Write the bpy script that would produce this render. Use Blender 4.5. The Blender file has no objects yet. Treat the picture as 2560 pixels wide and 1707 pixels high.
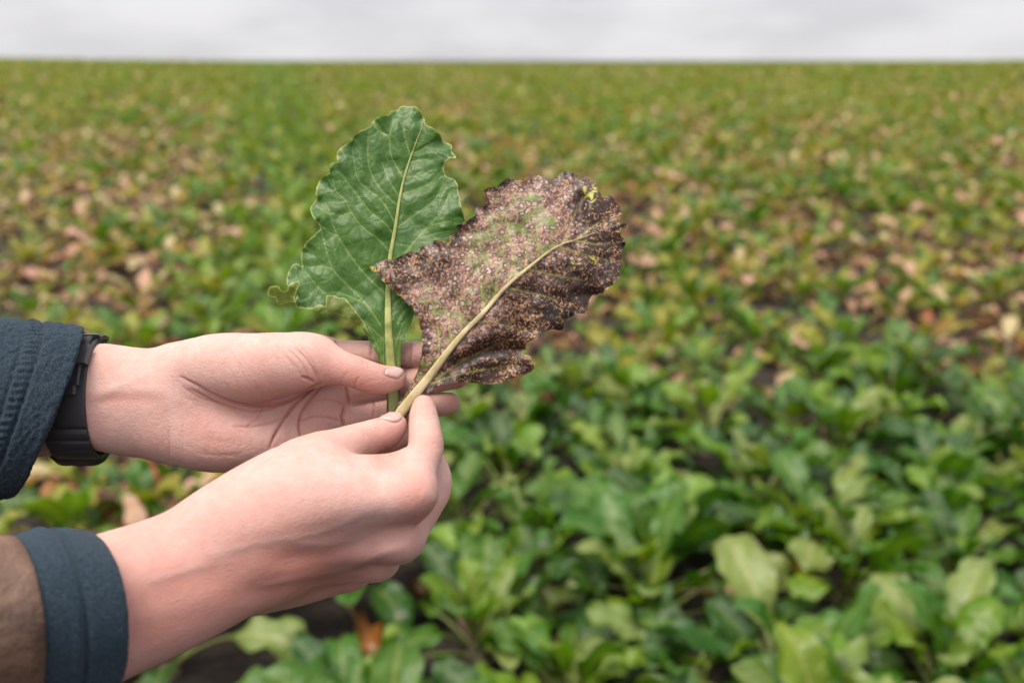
import bpy, bmesh, math
import numpy as np
from mathutils import Vector, Matrix, geometry
from mathutils.bvhtree import BVHTree

scene = bpy.context.scene
COL = scene.collection

# ------------------------------------------------------------------ camera, sky, sun, exposure
FPX = 2489.0                       # focal length in pixels of the 2560 px wide frame (35 mm lens)
PITCH = math.radians(15.75)        # looking down
EYE = Vector((0.0, 0.0, 1.5))
cam_d = bpy.data.cameras.new('camera')
cam = bpy.data.objects.new('camera', cam_d)
COL.objects.link(cam)
scene.camera = cam
cam_d.lens = 35.0
cam_d.sensor_width = 36.0
cam_d.clip_start = 0.02
cam_d.clip_end = 6000.0
cam.location = EYE
cam.rotation_euler = (math.radians(90) - PITCH, 0, 0)
cam_d.dof.use_dof = True
cam_d.dof.focus_distance = 0.518
cam_d.dof.aperture_fstop = 5.8

world = bpy.data.worlds.new('World')
scene.world = world
world.use_nodes = True
SUN_EL, SUN_AZ = 71.0, 236.0       # a high veiled sun a little behind the camera
def build_world():
    nt = world.node_tree
    nt.nodes.clear()
    N = nt.nodes.new
    out = N('ShaderNodeOutputWorld')
    add = N('ShaderNodeAddShader')
    sky = N('ShaderNodeTexSky')
    sky.sky_type = 'NISHITA'
    sky.sun_disc = False
    sky.air_density = 0.4
    sky.dust_density = 8.0
    sky.ozone_density = 0.5
    sky.sun_elevation = math.radians(SUN_EL)
    sky.sun_rotation = math.radians(SUN_AZ)
    bg1 = N('ShaderNodeBackground'); bg1.inputs[1].default_value = 0.05
    # overcast deck: stretched soft cloud bands, brighter overhead as under any even overcast
    tc = N('ShaderNodeTexCoord')
    sep = N('ShaderNodeSeparateXYZ')
    mp = N('ShaderNodeMapping'); mp.inputs['Scale'].default_value = (3.0, 3.0, 9.0)
    noi = N('ShaderNodeTexNoise'); noi.inputs['Scale'].default_value = 1.9
    noi.inputs['Detail'].default_value = 5; noi.inputs['Roughness'].default_value = 0.5
    rmp = N('ShaderNodeValToRGB')
    rmp.color_ramp.elements[0].position = 0.36; rmp.color_ramp.elements[0].color = (0.305, 0.301, 0.313, 1)
    rmp.color_ramp.elements[1].position = 0.60; rmp.color_ramp.elements[1].color = (0.372, 0.367, 0.376, 1)
    mx = N('ShaderNodeMath'); mx.operation = 'MAXIMUM'; mx.inputs[1].default_value = 0.0
    mul = N('ShaderNodeMath'); mul.operation = 'MULTIPLY_ADD'
    mul.inputs[1].default_value = 0.4; mul.inputs[2].default_value = 1.0
    bg2 = N('ShaderNodeBackground')
    L = nt.links.new
    L(sky.outputs[0], bg1.inputs[0])
    L(tc.outputs['Generated'], mp.inputs[0]); L(mp.outputs[0], noi.inputs['Vector'])
    L(noi.outputs[0], rmp.inputs[0]); L(rmp.outputs[0], bg2.inputs[0])
    L(tc.outputs['Generated'], sep.inputs[0]); L(sep.outputs['Z'], mx.inputs[0])
    L(mx.outputs[0], mul.inputs[0]); L(mul.outputs[0], bg2.inputs[1])
    L(bg1.outputs[0], add.inputs[0]); L(bg2.outputs[0], add.inputs[1]); L(add.outputs[0], out.inputs[0])
build_world()

sun_d = bpy.data.lights.new('sun', 'SUN')
sun_d.energy = 1.5
sun_d.angle = math.radians(28)
sun_d.color = (1.0, 0.94, 0.83)
sun = bpy.data.objects.new('sun', sun_d)
COL.objects.link(sun)
_el, _az = math.radians(SUN_EL), math.radians(SUN_AZ)
_sd = Vector((math.sin(_az) * math.cos(_el), math.cos(_az) * math.cos(_el), math.sin(_el)))
sun.rotation_euler = _sd.to_track_quat('Z', 'Y').to_euler()

vs = scene.view_settings
vs.view_transform = 'Standard'
vs.look = 'None'
vs.exposure = 1.1
vs.gamma = 1.0
vs.use_curve_mapping = False
scene.render.engine = 'CYCLES'
scene.cycles.use_denoising = True
scene.cycles.max_bounces = 6
scene.cycles.transparent_max_bounces = 6

# ------------------------------------------------------------------ helpers
CAM_M = np.array(((1, 0, 0),
                  (0, math.sin(PITCH), -math.cos(PITCH)),
                  (0, math.cos(PITCH), math.sin(PITCH))))       # columns: right, up, back

def loc_mm(u, v, d):
    """a point seen at pixel (u, v), d millimetres deep: millimetres about the eye"""
    return np.array(((u - 1280.0) / FPX * d, -(v - 853.5) / FPX * d, -d))

def locs(u, v, d):
    u, v, d = np.broadcast_arrays(np.asarray(u, float), np.asarray(v, float), np.asarray(d, float))
    return np.stack(((u - 1280.0) / FPX * d, -(v - 853.5) / FPX * d, -d), -1)

def to_world(p):
    return np.asarray(p) * 0.001 @ CAM_M.T + np.array(EYE)

def proj(p):
    return 1280.0 + p[:, 0] / -p[:, 2] * FPX, 853.5 - p[:, 1] / -p[:, 2] * FPX

def mesh_from(name, verts, faces, mats=(), smooth=True, attrs=None, fmat=None):
    me = bpy.data.meshes.new(name)
    verts = np.asarray(verts, dtype=np.float32)
    if isinstance(faces, np.ndarray) and faces.ndim == 2:
        n, k = faces.shape
        me.vertices.add(len(verts)); me.vertices.foreach_set('co', verts.ravel())
        me.loops.add(n * k); me.loops.foreach_set('vertex_index', faces.astype(np.int32).ravel())
        me.polygons.add(n)
        me.polygons.foreach_set('loop_start', np.arange(0, n * k, k, dtype=np.int32))
        me.update(calc_edges=True)
        me.validate()
    else:
        me.from_pydata([tuple(map(float, v)) for v in verts], [], [tuple(f) for f in faces])
    for m in mats:
        me.materials.append(m)
    if fmat is not None:
        me.polygons.foreach_set('material_index', np.asarray(fmat, dtype=np.int32))
    if smooth:
        me.polygons.foreach_set('use_smooth', np.ones(len(me.polygons), dtype=bool))
    for k, a in (attrs or {}).items():
        a = np.asarray(a, dtype=np.float32)
        if a.ndim == 1:
            at = me.attributes.new(k, 'FLOAT', 'POINT'); at.data.foreach_set('value', a)
        else:
            if a.shape[1] == 3:
                a = np.concatenate((a, np.ones((len(a), 1), np.float32)), 1)
            at = me.attributes.new(k, 'FLOAT_COLOR', 'POINT'); at.data.foreach_set('color', a.ravel())
    me.update()
    return me

def link(name, me, parent=None, loc=None):
    o = bpy.data.objects.new(name, me)
    COL.objects.link(o)
    if parent is not None:
        o.parent = parent
    if loc is not None:
        o.location = loc
    return o

def tag(o, label=None, cat=None, group=None, kind=None):
    if label: o['label'] = label
    if cat: o['category'] = cat
    if group: o['group'] = group
    if kind: o['kind'] = kind
    return o

def empty(name, loc):
    o = bpy.data.objects.new(name, None)
    o.empty_display_size = 0.05
    COL.objects.link(o)
    o.location = loc
    return o

def world_part(name, verts_mm, faces, mats, root, parent=None, **kw):
    """mesh given in millimetres about the eye, made a child of root (or of a part of root)"""
    base = np.array(root.location)
    w = to_world(verts_mm) - base
    return link(name, mesh_from(name, w, faces, mats, **kw), parent or root)

def catmull(pts, n, closed=False):
    p = np.asarray(pts, float)
    m = len(p)
    if closed:
        seg = m; idx = lambda i: p[i % m]
    else:
        seg = m - 1; idx = lambda i: p[min(max(i, 0), m - 1)]
    out = []
    for i in range(seg):
        p0, p1, p2, p3 = idx(i - 1), idx(i), idx(i + 1), idx(i + 2)
        for t in np.linspace(0, 1, n, endpoint=False):
            out.append(0.5 * ((2 * p1) + (-p0 + p2) * t + (2 * p0 - 5 * p1 + 4 * p2 - p3) * t * t
                              + (-p0 + 3 * p1 - 3 * p2 + p3) * t ** 3))
    if not closed:
        out.append(p[-1])
    return np.array(out)

def resample(poly, step, closed=False):
    p = np.asarray(poly, float)
    if closed:
        p = np.vstack((p, p[:1]))
    s = np.concatenate(([0], np.cumsum(np.linalg.norm(np.diff(p[:, :2], axis=0), axis=1))))
    n = max(2, int(s[-1] / step))
    t = np.linspace(0, s[-1], n + 1)
    q = np.stack([np.interp(t, s, p[:, k]) for k in range(p.shape[1])], 1)
    return q[:-1] if closed else q

def seg_dist(P, poly, wide=None):
    """distance of 2D points to a polyline, and how far along it (0..1)"""
    best = np.full(len(P), 1e9); par = np.zeros(len(P))
    a = np.asarray(poly, float)
    L = np.concatenate(([0], np.cumsum(np.linalg.norm(np.diff(a, axis=0), axis=1))))
    sel = np.arange(len(P))
    if wide is not None:
        lo, hi = a.min(0) - wide, a.max(0) + wide
        sel = np.where((P[:, 0] > lo[0]) & (P[:, 0] < hi[0]) & (P[:, 1] > lo[1]) & (P[:, 1] < hi[1]))[0]
    Q = P[sel]
    b_, p_ = best[sel], par[sel]
    for i in range(len(a) - 1):
        d = a[i + 1] - a[i]
        l2 = max(d @ d, 1e-9)
        t = np.clip(((Q - a[i]) @ d) / l2, 0, 1)
        dd = np.linalg.norm(Q - a[i] - t[:, None] * d, axis=1)
        m = dd < b_
        b_[m] = dd[m]; p_[m] = (L[i] + t[m] * math.sqrt(l2)) / max(L[-1], 1e-9)
    best[sel] = b_; par[sel] = p_
    return best, par

def vnoise(P, scale, seed=0):
    """smooth value noise on n-dimensional points"""
    P = np.asarray(P, float) * scale + 37.3 + seed * 11.17
    i = np.floor(P).astype(np.int64); f = P - i
    f = f * f * (3 - 2 * f)
    dim = P.shape[1]
    out = np.zeros(len(P))
    for c in range(1 << dim):
        w = np.ones(len(P)); h = np.full(len(P), seed * 7919 + 13, dtype=np.int64)
        for k in range(dim):
            b = (c >> k) & 1
            w *= f[:, k] if b else 1 - f[:, k]
            h = (h * 1664525 + (i[:, k] + b) * 1013904223 + 12345) & 0x7fffffff
            h ^= h >> 13
        h = (h * 1103515245 + 12345) & 0x7fffffff
        h ^= h >> 11
        out += w * ((h & 0xffff) / 65535.0)
    return out * 2 - 1

# ------------------------------------------------------------------ materials
def new_mat(name):
    m = bpy.data.materials.new(name)
    m.use_nodes = True
    nt = m.node_tree
    nt.nodes.clear()
    out = nt.nodes.new('ShaderNodeOutputMaterial')
    b = nt.nodes.new('ShaderNodeBsdfPrincipled')
    nt.links.new(b.outputs[0], out.inputs[0])
    return m, nt, b, out

class NB:
    """small node builder"""
    def __init__(s, nt): s.nt = nt
    def n(s, t, **kw):
        x = s.nt.nodes.new(t)
        for k, v in kw.items(): setattr(x, k, v)
        return x
    def put(s, sock, v):
        if hasattr(v, 'links') or isinstance(v, bpy.types.NodeSocket): s.nt.links.new(v, sock)
        else: sock.default_value = v
    def attr(s, name, out='Fac'):
        x = s.n('ShaderNodeAttribute', attribute_name=name); return x.outputs[out]
    def coord(s, out='Object'): return s.n('ShaderNodeTexCoord').outputs[out]
    def mapping(s, vec, scale):
        x = s.n('ShaderNodeMapping'); s.put(x.inputs[0], vec); x.inputs['Scale'].default_value = scale; return x.outputs[0]
    def noise(s, vec, scale, detail=3, rough=0.5, dist=0.0):
        x = s.n('ShaderNodeTexNoise'); s.put(x.inputs['Vector'], vec)
        x.inputs['Scale'].default_value = scale; x.inputs['Detail'].default_value = detail
        x.inputs['Roughness'].default_value = rough; x.inputs['Distortion'].default_value = dist
        return x.outputs['Fac']
    def noisec(s, vec, scale, detail=2):
        x = s.n('ShaderNodeTexNoise'); s.put(x.inputs['Vector'], vec)
        x.inputs['Scale'].default_value = scale; x.inputs['Detail'].default_value = detail
        return x.outputs['Color']
    def voronoi(s, vec, scale, feature='F1', rand=1.0):
        x = s.n('ShaderNodeTexVoronoi', feature=feature); s.put(x.inputs['Vector'], vec)
        x.inputs['Scale'].default_value = scale
        x.inputs['Randomness'].default_value = rand
        return x
    def ramp(s, fac, stops, interp='LINEAR'):
        x = s.n('ShaderNodeValToRGB'); x.color_ramp.interpolation = interp
        e = x.color_ramp.elements
        while len(e) < len(stops): e.new(0.5)
        for i, (p, c) in enumerate(stops):
            e[i].position = p
            e[i].color = (c, c, c, 1) if not hasattr(c, '__len__') else (*c, 1)
        s.put(x.inputs[0], fac); return x.outputs[0]
    def mix(s, f, a, b, mode='MIX'):
        x = s.n('ShaderNodeMix', data_type='RGBA', blend_type=mode)
        s.put(x.inputs[0], f)
        for k, v in ((6, a), (7, b)):
            s.put(x.inputs[k], v if not (hasattr(v, '__len__') and len(v) == 3) else (*v, 1))
        return x.outputs[2]
    def math(s, op, a, b=0.0, c=None, clamp=False):
        x = s.n('ShaderNodeMath', operation=op, use_clamp=clamp)
        s.put(x.inputs[0], a); s.put(x.inputs[1], b)
        if c is not None: s.put(x.inputs[2], c)
        return x.outputs[0]
    def mr(s, v, a, b, c=0.0, d=1.0):
        x = s.n('ShaderNodeMapRange'); s.put(x.inputs[0], v)
        for k, q in zip((1, 2, 3, 4), (a, b, c, d)): s.put(x.inputs[k], q)
        return x.outputs[0]
    def bump(s, h, strength, dist, normal=None):
        x = s.n('ShaderNodeBump'); s.put(x.inputs['Height'], h)
        x.inputs['Strength'].default_value = strength; x.inputs['Distance'].default_value = dist
        if normal is not None: s.put(x.inputs['Normal'], normal)
        return x.outputs[0]

def simple_mat(name, color, rough=0.5, var=0.15, scale=60, bump=0.0, bscale=300, metal=0.0, spec=0.5):
    m, nt, b, out = new_mat(name)
    k = NB(nt)
    c = k.coord()
    n = k.noise(c, scale, 4)
    lo = tuple(x * (1 - var) for x in color); hi = tuple(min(1, x * (1 + var)) for x in color)
    k.put(b.inputs['Base Color'], k.ramp(n, [(0.3, lo), (0.7, hi)]))
    b.inputs['Roughness'].default_value = rough
    b.inputs['Metallic'].default_value = metal
    b.inputs['Specular IOR Level'].default_value = spec
    if bump:
        k.put(b.inputs['Normal'], k.bump(k.noise(c, bscale, 3), bump, 0.001))
    return m

def skin_mat():
    m, nt, b, out = new_mat('skin')
    k = NB(nt)
    c = k.coord()
    red = k.attr('redness')
    vein = k.attr('vein')
    mott = k.noise(c, 60, 5, 0.65)
    fine = k.noise(c, 260, 3, 0.6)
    base = k.mix(k.mr(mott, 0.33, 0.67), (0.505, 0.295, 0.25), (0.555, 0.365, 0.322))
    base = k.mix(k.mr(fine, 0.45, 0.7, 0.0, 0.28), base, (0.48, 0.25, 0.21))
    base = k.mix(k.math('MULTIPLY', red, 0.75, clamp=True), base, (0.42, 0.155, 0.115))
    base = k.mix(k.math('MULTIPLY', vein, 0.35, clamp=True), base, (0.36, 0.27, 0.25))
    k.put(b.inputs['Base Color'], base)
    b.inputs['Roughness'].default_value = 0.55
    b.inputs['Specular IOR Level'].default_value = 0.26
    b.inputs['Subsurface Weight'].default_value = 0.3
    b.inputs['Subsurface Radius'].default_value = (1.0, 0.35, 0.2)
    b.inputs['Subsurface Scale'].default_value = 0.003
    vo = k.voronoi(c, 800, 'DISTANCE_TO_EDGE')
    l1 = k.noise(k.mapping(c, (1, 1.0, 1.0)), 700, 3, 0.65)
    h = k.math('ADD', k.math('MULTIPLY', k.math('MINIMUM', vo.outputs['Distance'], 0.12), 1.6), l1)
    k.put(b.inputs['Normal'], k.bump(h, 0.52, 0.0008))
    return m
M_SKIN = skin_mat()

def nail_mat():
    m, nt, b, out = new_mat('nail')
    k = NB(nt)
    f = k.attr('free')
    n = k.noise(k.coord(), 150, 3)
    base = k.mix(n, (0.46, 0.285, 0.25), (0.52, 0.34, 0.305))
    base = k.mix(f, base, (0.70, 0.66, 0.61))
    k.put(b.inputs['Base Color'], base)
    b.inputs['Roughness'].default_value = 0.28
    b.inputs['Subsurface Weight'].default_value = 0.2
    b.inputs['Subsurface Scale'].default_value = 0.002
    return m
M_NAIL = nail_mat()

def fleece_mat():
    m, nt, b, out = new_mat('slate_fleece')
    k = NB(nt)
    c = k.coord()
    n1 = k.noise(c, 900, 3, 0.7)
    n2 = k.noise(c, 90, 4, 0.6)
    base = k.mix(n2, (0.011, 0.022, 0.033), (0.020, 0.034, 0.048))
    base = k.mix(k.mr(n1, 0.42, 0.7), base, (0.040, 0.062, 0.082))
    k.put(b.inputs['Base Color'], base)
    b.inputs['Roughness'].default_value = 0.95
    b.inputs['Specular IOR Level'].default_value = 0.1
    b.inputs['Sheen Weight'].default_value = 0.15
    b.inputs['Sheen Roughness'].default_value = 0.5
    b.inputs['Sheen Tint'].default_value = (0.55, 0.65, 0.75, 1)
    h = k.math('ADD', n1, k.math('MULTIPLY', k.noise(c, 2200, 2), 0.5))
    k.put(b.inputs['Normal'], k.bump(h, 0.9, 0.0014))
    return m
M_FLEECE = fleece_mat()

def shell_mat():
    m, nt, b, out = new_mat('brown_shell')
    k = NB(nt)
    c = k.coord()
    n2 = k.mr(k.noise(c, 30, 5, 0.65), 0.36, 0.64)
    w = k.noise(k.mapping(c, (1, 1, 1)), 1500, 2)
    k.put(b.inputs['Base Color'], k.mix(n2, (0.055, 0.029, 0.018), (0.15, 0.082, 0.05)))
    b.inputs['Roughness'].default_value = 0.62
    k.put(b.inputs['Normal'], k.bump(k.math('ADD', w, k.math('MULTIPLY', n2, 5)), 0.35, 0.001))
    return m
M_SHELL = shell_mat()

M_RUBBER = simple_mat('black_rubber', (0.022, 0.022, 0.026), 0.5, 0.2, 90, 0.15, 1500)
M_LOOP = simple_mat('grey_rubber', (0.05, 0.047, 0.05), 0.55, 0.15, 90, 0.1, 1500)
M_METAL = simple_mat('gunmetal', (0.13, 0.125, 0.125), 0.35, 0.2, 200, 0.05, 800, 0.9)
M_GLASS = simple_mat('dark_dial', (0.01, 0.01, 0.012), 0.12, 0.1, 20)

def stalk_mat(name, c1, c2, c3):
    m, nt, b, out = new_mat(name)
    k = NB(nt)
    u = k.attr('around'); t = k.attr('along')
    cv = k.n('ShaderNodeCombineXYZ'); k.put(cv.inputs[0], u); k.put(cv.inputs[1], k.math('MULTIPLY', t, 0.35))
    st = k.noise(cv.outputs[0], 26, 3, 0.7)
    n = k.noise(k.coord(), 120, 3)
    base = k.mix(k.mr(st, 0.35, 0.65), c1, c2)
    base = k.mix(k.mr(n, 0.45, 0.75), base, c3)
    k.put(b.inputs['Base Color'], base)
    b.inputs['Roughness'].default_value = 0.42
    k.put(b.inputs['Normal'], k.bump(st, 0.5, 0.0008))
    b.inputs['Subsurface Weight'].default_value = 0.15
    b.inputs['Subsurface Scale'].default_value = 0.002
    return m
M_STALK_G = stalk_mat('green_stalk', (0.22, 0.26, 0.05), (0.48, 0.48, 0.19), (0.17, 0.22, 0.04))
M_STALK_D = stalk_mat('pale_stalk', (0.46, 0.37, 0.17), (0.66, 0.56, 0.35), (0.36, 0.32, 0.10))

def healthy_mat():
    m, nt, b, out = new_mat('healthy_leaf')
    k = NB(nt)
    c = k.coord()
    n1 = k.noise(c, 55, 4, 0.6); n2 = k.noise(c, 480, 3, 0.65)
    base = k.mix(k.mr(n1, 0.3, 0.7), (0.022, 0.072, 0.005), (0.040, 0.106, 0.008))
    base = k.mix(k.math('MULTIPLY', k.mr(n2, 0.5, 0.8), 0.5), base, (0.055, 0.135, 0.02))
    net = k.voronoi(c, 150, 'DISTANCE_TO_EDGE').outputs['Distance']
    base = k.mix(k.mr(net, 0.05, 0.0, 0.0, 0.32), base, (0.10, 0.19, 0.03))
    base = k.mix(k.attr('under'), base, k.mix(n1, (0.075, 0.115, 0.012), (0.12, 0.15, 0.02)))
    base = k.mix(k.math('MULTIPLY', k.attr('vein'), 0.62), base, (0.24, 0.31, 0.07))
    base = k.mix(k.math('MULTIPLY', k.attr('edge'), 0.8), base, (0.40, 0.43, 0.13))
    k.put(b.inputs['Base Color'], base)
    k.put(b.inputs['Roughness'], k.mr(k.noise(c, 90, 3), 0.3, 0.7, 0.38, 0.52))
    b.inputs['Specular IOR Level'].default_value = 0.38
    h = k.math('ADD', k.math('MULTIPLY', k.noise(c, 300, 3, 0.6), 1.0), k.math('MULTIPLY', n2, 0.35))
    h = k.math('ADD', h, k.math('MULTIPLY', k.math('MINIMUM', net, 0.2), 2.0))
    k.put(b.inputs['Normal'], k.bump(h, 0.3, 0.0012))
    tr = k.n('ShaderNodeBsdfTranslucent'); tr.inputs[0].default_value = (0.10, 0.28, 0.03, 1)
    mxs = k.n('ShaderNodeMixShader'); mxs.inputs[0].default_value = 0.12
    nt.links.new(b.outputs[0], mxs.inputs[1]); nt.links.new(tr.outputs[0], mxs.inputs[2])
    nt.links.new(mxs.outputs[0], out.inputs[0])
    return m
M_HEALTHY = healthy_mat()

def diseased_mat():
    m, nt, b, out = new_mat('blighted_leaf')
    k = NB(nt)
    c = k.coord()
    decay = k.attr('decay'); vein = k.attr('vein'); edge = k.attr('edge'); green = k.attr('green')
    warp = k.noisec(c, 260, 2)
    cw = k.n('ShaderNodeVectorMath', operation='MULTIPLY_ADD')
    k.put(cw.inputs[0], warp); cw.inputs[1].default_value = (0.0028,) * 3; k.put(cw.inputs[2], c)
    cc = cw.outputs[0]
    v1 = k.voronoi(cc, 300)
    v2 = k.voronoi(cc, 520)
    d1 = v1.outputs['Distance']; d2 = v2.outputs['Distance']
    rnd = k.n('ShaderNodeSeparateColor'); k.put(rnd.inputs[0], v1.outputs['Color'])
    n1 = k.noise(c, 70, 4, 0.65); n2 = k.noise(cc, 620, 3, 0.7, 0.6); n3 = k.noise(c, 160, 3, 0.6)
    # living tissue
    live = k.mix(k.mr(n1, 0.35, 0.65), (0.085, 0.14, 0.02), (0.16, 0.19, 0.045))
    live = k.mix(k.mr(n3, 0.55, 0.75), live, (0.33, 0.27, 0.15))
    # dead tissue: near black with tan flecks
    dead = k.mix(k.mr(n1, 0.3, 0.7), (0.008, 0.005, 0.004), (0.042, 0.018, 0.010))
    n5 = k.noise(cc, 640, 2, 0.6, 0.8)
    fleck = k.mr(k.math('ADD', k.math('ADD', k.math('MULTIPLY', n5, 0.75), k.math('MULTIPLY', n2, 0.3)), k.math('MULTIPLY', k.noise(c, 60, 2), 0.25)), 0.695, 0.74)
    dead = k.mix(k.math('MULTIPLY', fleck, 0.9), dead, k.mix(n3, (0.26, 0.11, 0.04), (0.46, 0.27, 0.14)))
    # mixed zone colour
    mid = k.mix(k.mr(n2, 0.42, 0.56), (0.085, 0.038, 0.026), (0.36, 0.205, 0.14))
    dd = k.math('ADD', decay, k.math('MULTIPLY', k.math('SUBTRACT', n3, 0.5), 0.9))
    base = k.mix(k.mr(dd, 0.22, 0.42), live, mid)
    base = k.mix(k.mr(dd, 0.52, 0.66), base, dead)
    # ringed lesions: dark ring, pale ashen centre
    size = k.mr(rnd.outputs[0], 0.0, 1.0, 0.20, 0.52)
    ring = k.math('MULTIPLY', k.mr(k.math('SUBTRACT', size, d1), -0.10, 0.04), k.mr(dd, 0.95, 0.70))
    core = k.math('MULTIPLY', k.mr(k.math('SUBTRACT', size, d1), 0.10, 0.18), k.mr(dd, 0.90, 0.60))
    base = k.mix(k.math('MULTIPLY', ring, 0.9), base, (0.075, 0.036, 0.030))
    base = k.mix(k.math('MULTIPLY', core, 0.92), base, k.mix(n3, (0.30, 0.20, 0.155), (0.46, 0.35, 0.30)))
    v3 = k.voronoi(cc, 470)
    r3 = k.n('ShaderNodeSeparateColor'); k.put(r3.inputs[0], v3.outputs['Color'])
    s3 = k.math('SUBTRACT', k.mr(r3.outputs[1], 0.35, 1.0, 0.0, 0.46), v3.outputs['Distance'])
    base = k.mix(k.math('MULTIPLY', k.math('MULTIPLY', k.mr(s3, -0.08, 0.03), k.mr(dd, 0.95, 0.70)), 0.85), base, (0.085, 0.042, 0.034))
    base = k.mix(k.math('MULTIPLY', k.math('MULTIPLY', k.mr(s3, 0.09, 0.17), k.mr(dd, 0.90, 0.60)), 0.9), base, k.mix(n3, (0.24, 0.165, 0.13), (0.38, 0.28, 0.24)))
    ring2 = k.math('MULTIPLY', k.mr(d2, 0.30, 0.20), k.mr(dd, 0.3, 0.6))
    base = k.mix(k.math('MULTIPLY', ring2, 0.6), base, (0.03, 0.015, 0.013))
    gy = k.mr(k.math('ADD', green, k.math('MULTIPLY', k.math('SUBTRACT', k.noise(cc, 230, 3, 0.6, 1.0), 0.5), 3.0)), 0.62, 0.8)
    base = k.mix(k.math('MULTIPLY', gy, k.mr(green, 0.05, 0.3)), base, (0.30, 0.29, 0.025))
    base = k.mix(k.math('MULTIPLY', vein, 0.7), base, (0.30, 0.30, 0.07))
    base = k.mix(k.math('MULTIPLY', edge, k.mr(n3, 0.62, 0.5)), base, k.mix(k.mr(n1, 0.5, 0.62), (0.03, 0.014, 0.010), (0.28, 0.17, 0.03)))
    k.put(b.inputs['Base Color'], base)
    k.put(b.inputs['Roughness'], k.mr(n3, 0.3, 0.7, 0.30, 0.48))
    b.inputs['Specular IOR Level'].default_value = 0.42
    h = k.math('ADD', k.math('MULTIPLY', n2, 0.6), k.math('MULTIPLY', core, -0.5))
    h = k.math('ADD', h, n3)
    k.put(b.inputs['Normal'], k.bump(h, 0.5, 0.0012))
    return m
M_DISEASED = diseased_mat()

def crop_leaf_mat():
    m, nt, b, out = new_mat('beet_leaf')
    k = NB(nt)
    c = k.coord()
    col = k.attr('tint', 'Color')
    n1 = k.noise(c, 34, 4, 0.65); n2 = k.noise(c, 9, 2)
    oi = k.n('ShaderNodeObjectInfo')
    base = k.mix(k.mr(n1, 0.3, 0.75, 0.0, 0.55), col, k.mix(0.5, col, (0.015, 0.03, 0.008)))
    hs = k.n('ShaderNodeHueSaturation')
    k.put(hs.inputs['Color'], base)
    k.put(hs.inputs['Hue'], k.mr(oi.outputs['Random'], 0, 1, 0.485, 0.512))
    k.put(hs.inputs['Value'], k.mr(n2, 0.3, 0.7, 0.8, 1.2))
    k.put(b.inputs['Base Color'], hs.outputs[0])
    b.inputs['Roughness'].default_value = 0.27
    b.inputs['Specular IOR Level'].default_value = 0.42
    k.put(b.inputs['Normal'], k.bump(n1, 0.7, 0.014))
    tr = k.n('ShaderNodeBsdfTranslucent')
    k.put(tr.inputs[0], k.mix(1.0, hs.outputs[0], (1.7, 1.9, 0.5), 'MULTIPLY'))
    mxs = k.n('ShaderNodeMixShader'); mxs.inputs[0].default_value = 0.26
    nt.links.new(b.outputs[0], mxs.inputs[1]); nt.links.new(tr.outputs[0], mxs.inputs[2])
    nt.links.new(mxs.outputs[0], out.inputs[0])
    return m
M_CROP = crop_leaf_mat()

def soil_mat():
    m, nt, b, out = new_mat('soil')
    k = NB(nt)
    c = k.coord()
    n1 = k.noise(c, 6, 5, 0.6); n2 = k.noise(c, 45, 5, 0.7)
    base = k.mix(k.mr(n1, 0.3, 0.7), (0.010, 0.005, 0.004), (0.026, 0.014, 0.011))
    base = k.mix(k.mr(n2, 0.45, 0.75), base, (0.05, 0.029, 0.020))
    k.put(b.inputs['Base Color'], base)
    b.inputs['Roughness'].default_value = 0.95
    k.put(b.inputs['Normal'], k.bump(k.math('ADD', n1, n2), 1.0, 0.03))
    return m
M_SOIL = soil_mat()
# ------------------------------------------------------------------ the field: soil and terrain
def ground_z(x, y):
    """the field climbs gently to a crest about 45 m off, then falls away"""
    x = np.asarray(x, float); y = np.asarray(y, float)
    z = 0.0262 * np.minimum(y, 42.0)
    t = np.clip((y - 42.0) / 16.0, 0, 1)
    z = z + np.where(y > 42, 0.0262 * 16 * (t - t * t) * 0.5, 0)
    z = z - np.clip(y - 58.0, 0, 40) * 0.02
    z = z + 0.00027 * np.clip(x - 4, -40, 40) ** 2 * np.clip(y / 45, 0, 1)
    return z

def build_ground():
    xs = np.concatenate((-np.geomspace(3000, 13, 14), np.linspace(-12, 12, 121), np.geomspace(13, 3000, 14)))
    ys = np.concatenate((-np.geomspace(1500, 3, 8), np.linspace(-2, 12, 71), np.linspace(13, 100, 60), np.geomspace(110, 4000, 14)))
    X, Y = np.meshgrid(xs, ys)
    P = np.stack((X.ravel(), Y.ravel()), 1)
    Z = ground_z(P[:, 0], P[:, 1])
    near = (np.abs(P[:, 0]) < 13) & (P[:, 1] < 14) & (P[:, 1] > -3)
    Z = Z + near * (0.018 * vnoise(P, 3.0, 1) + 0.014 * vnoise(P, 8.0, 2))
    n = len(xs)
    i = np.arange(len(ys) - 1)[:, None] * n + np.arange(n - 1)
    F = np.stack((i, i + 1, i + n + 1, i + n), -1).reshape(-1, 4)
    o = link('field_ground', mesh_from('field_ground', np.column_stack((P, Z)), F, [M_SOIL]))
    tag(o, 'dark brown soil of the field under the crop rows', 'ground', kind='structure')
build_ground()

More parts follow.
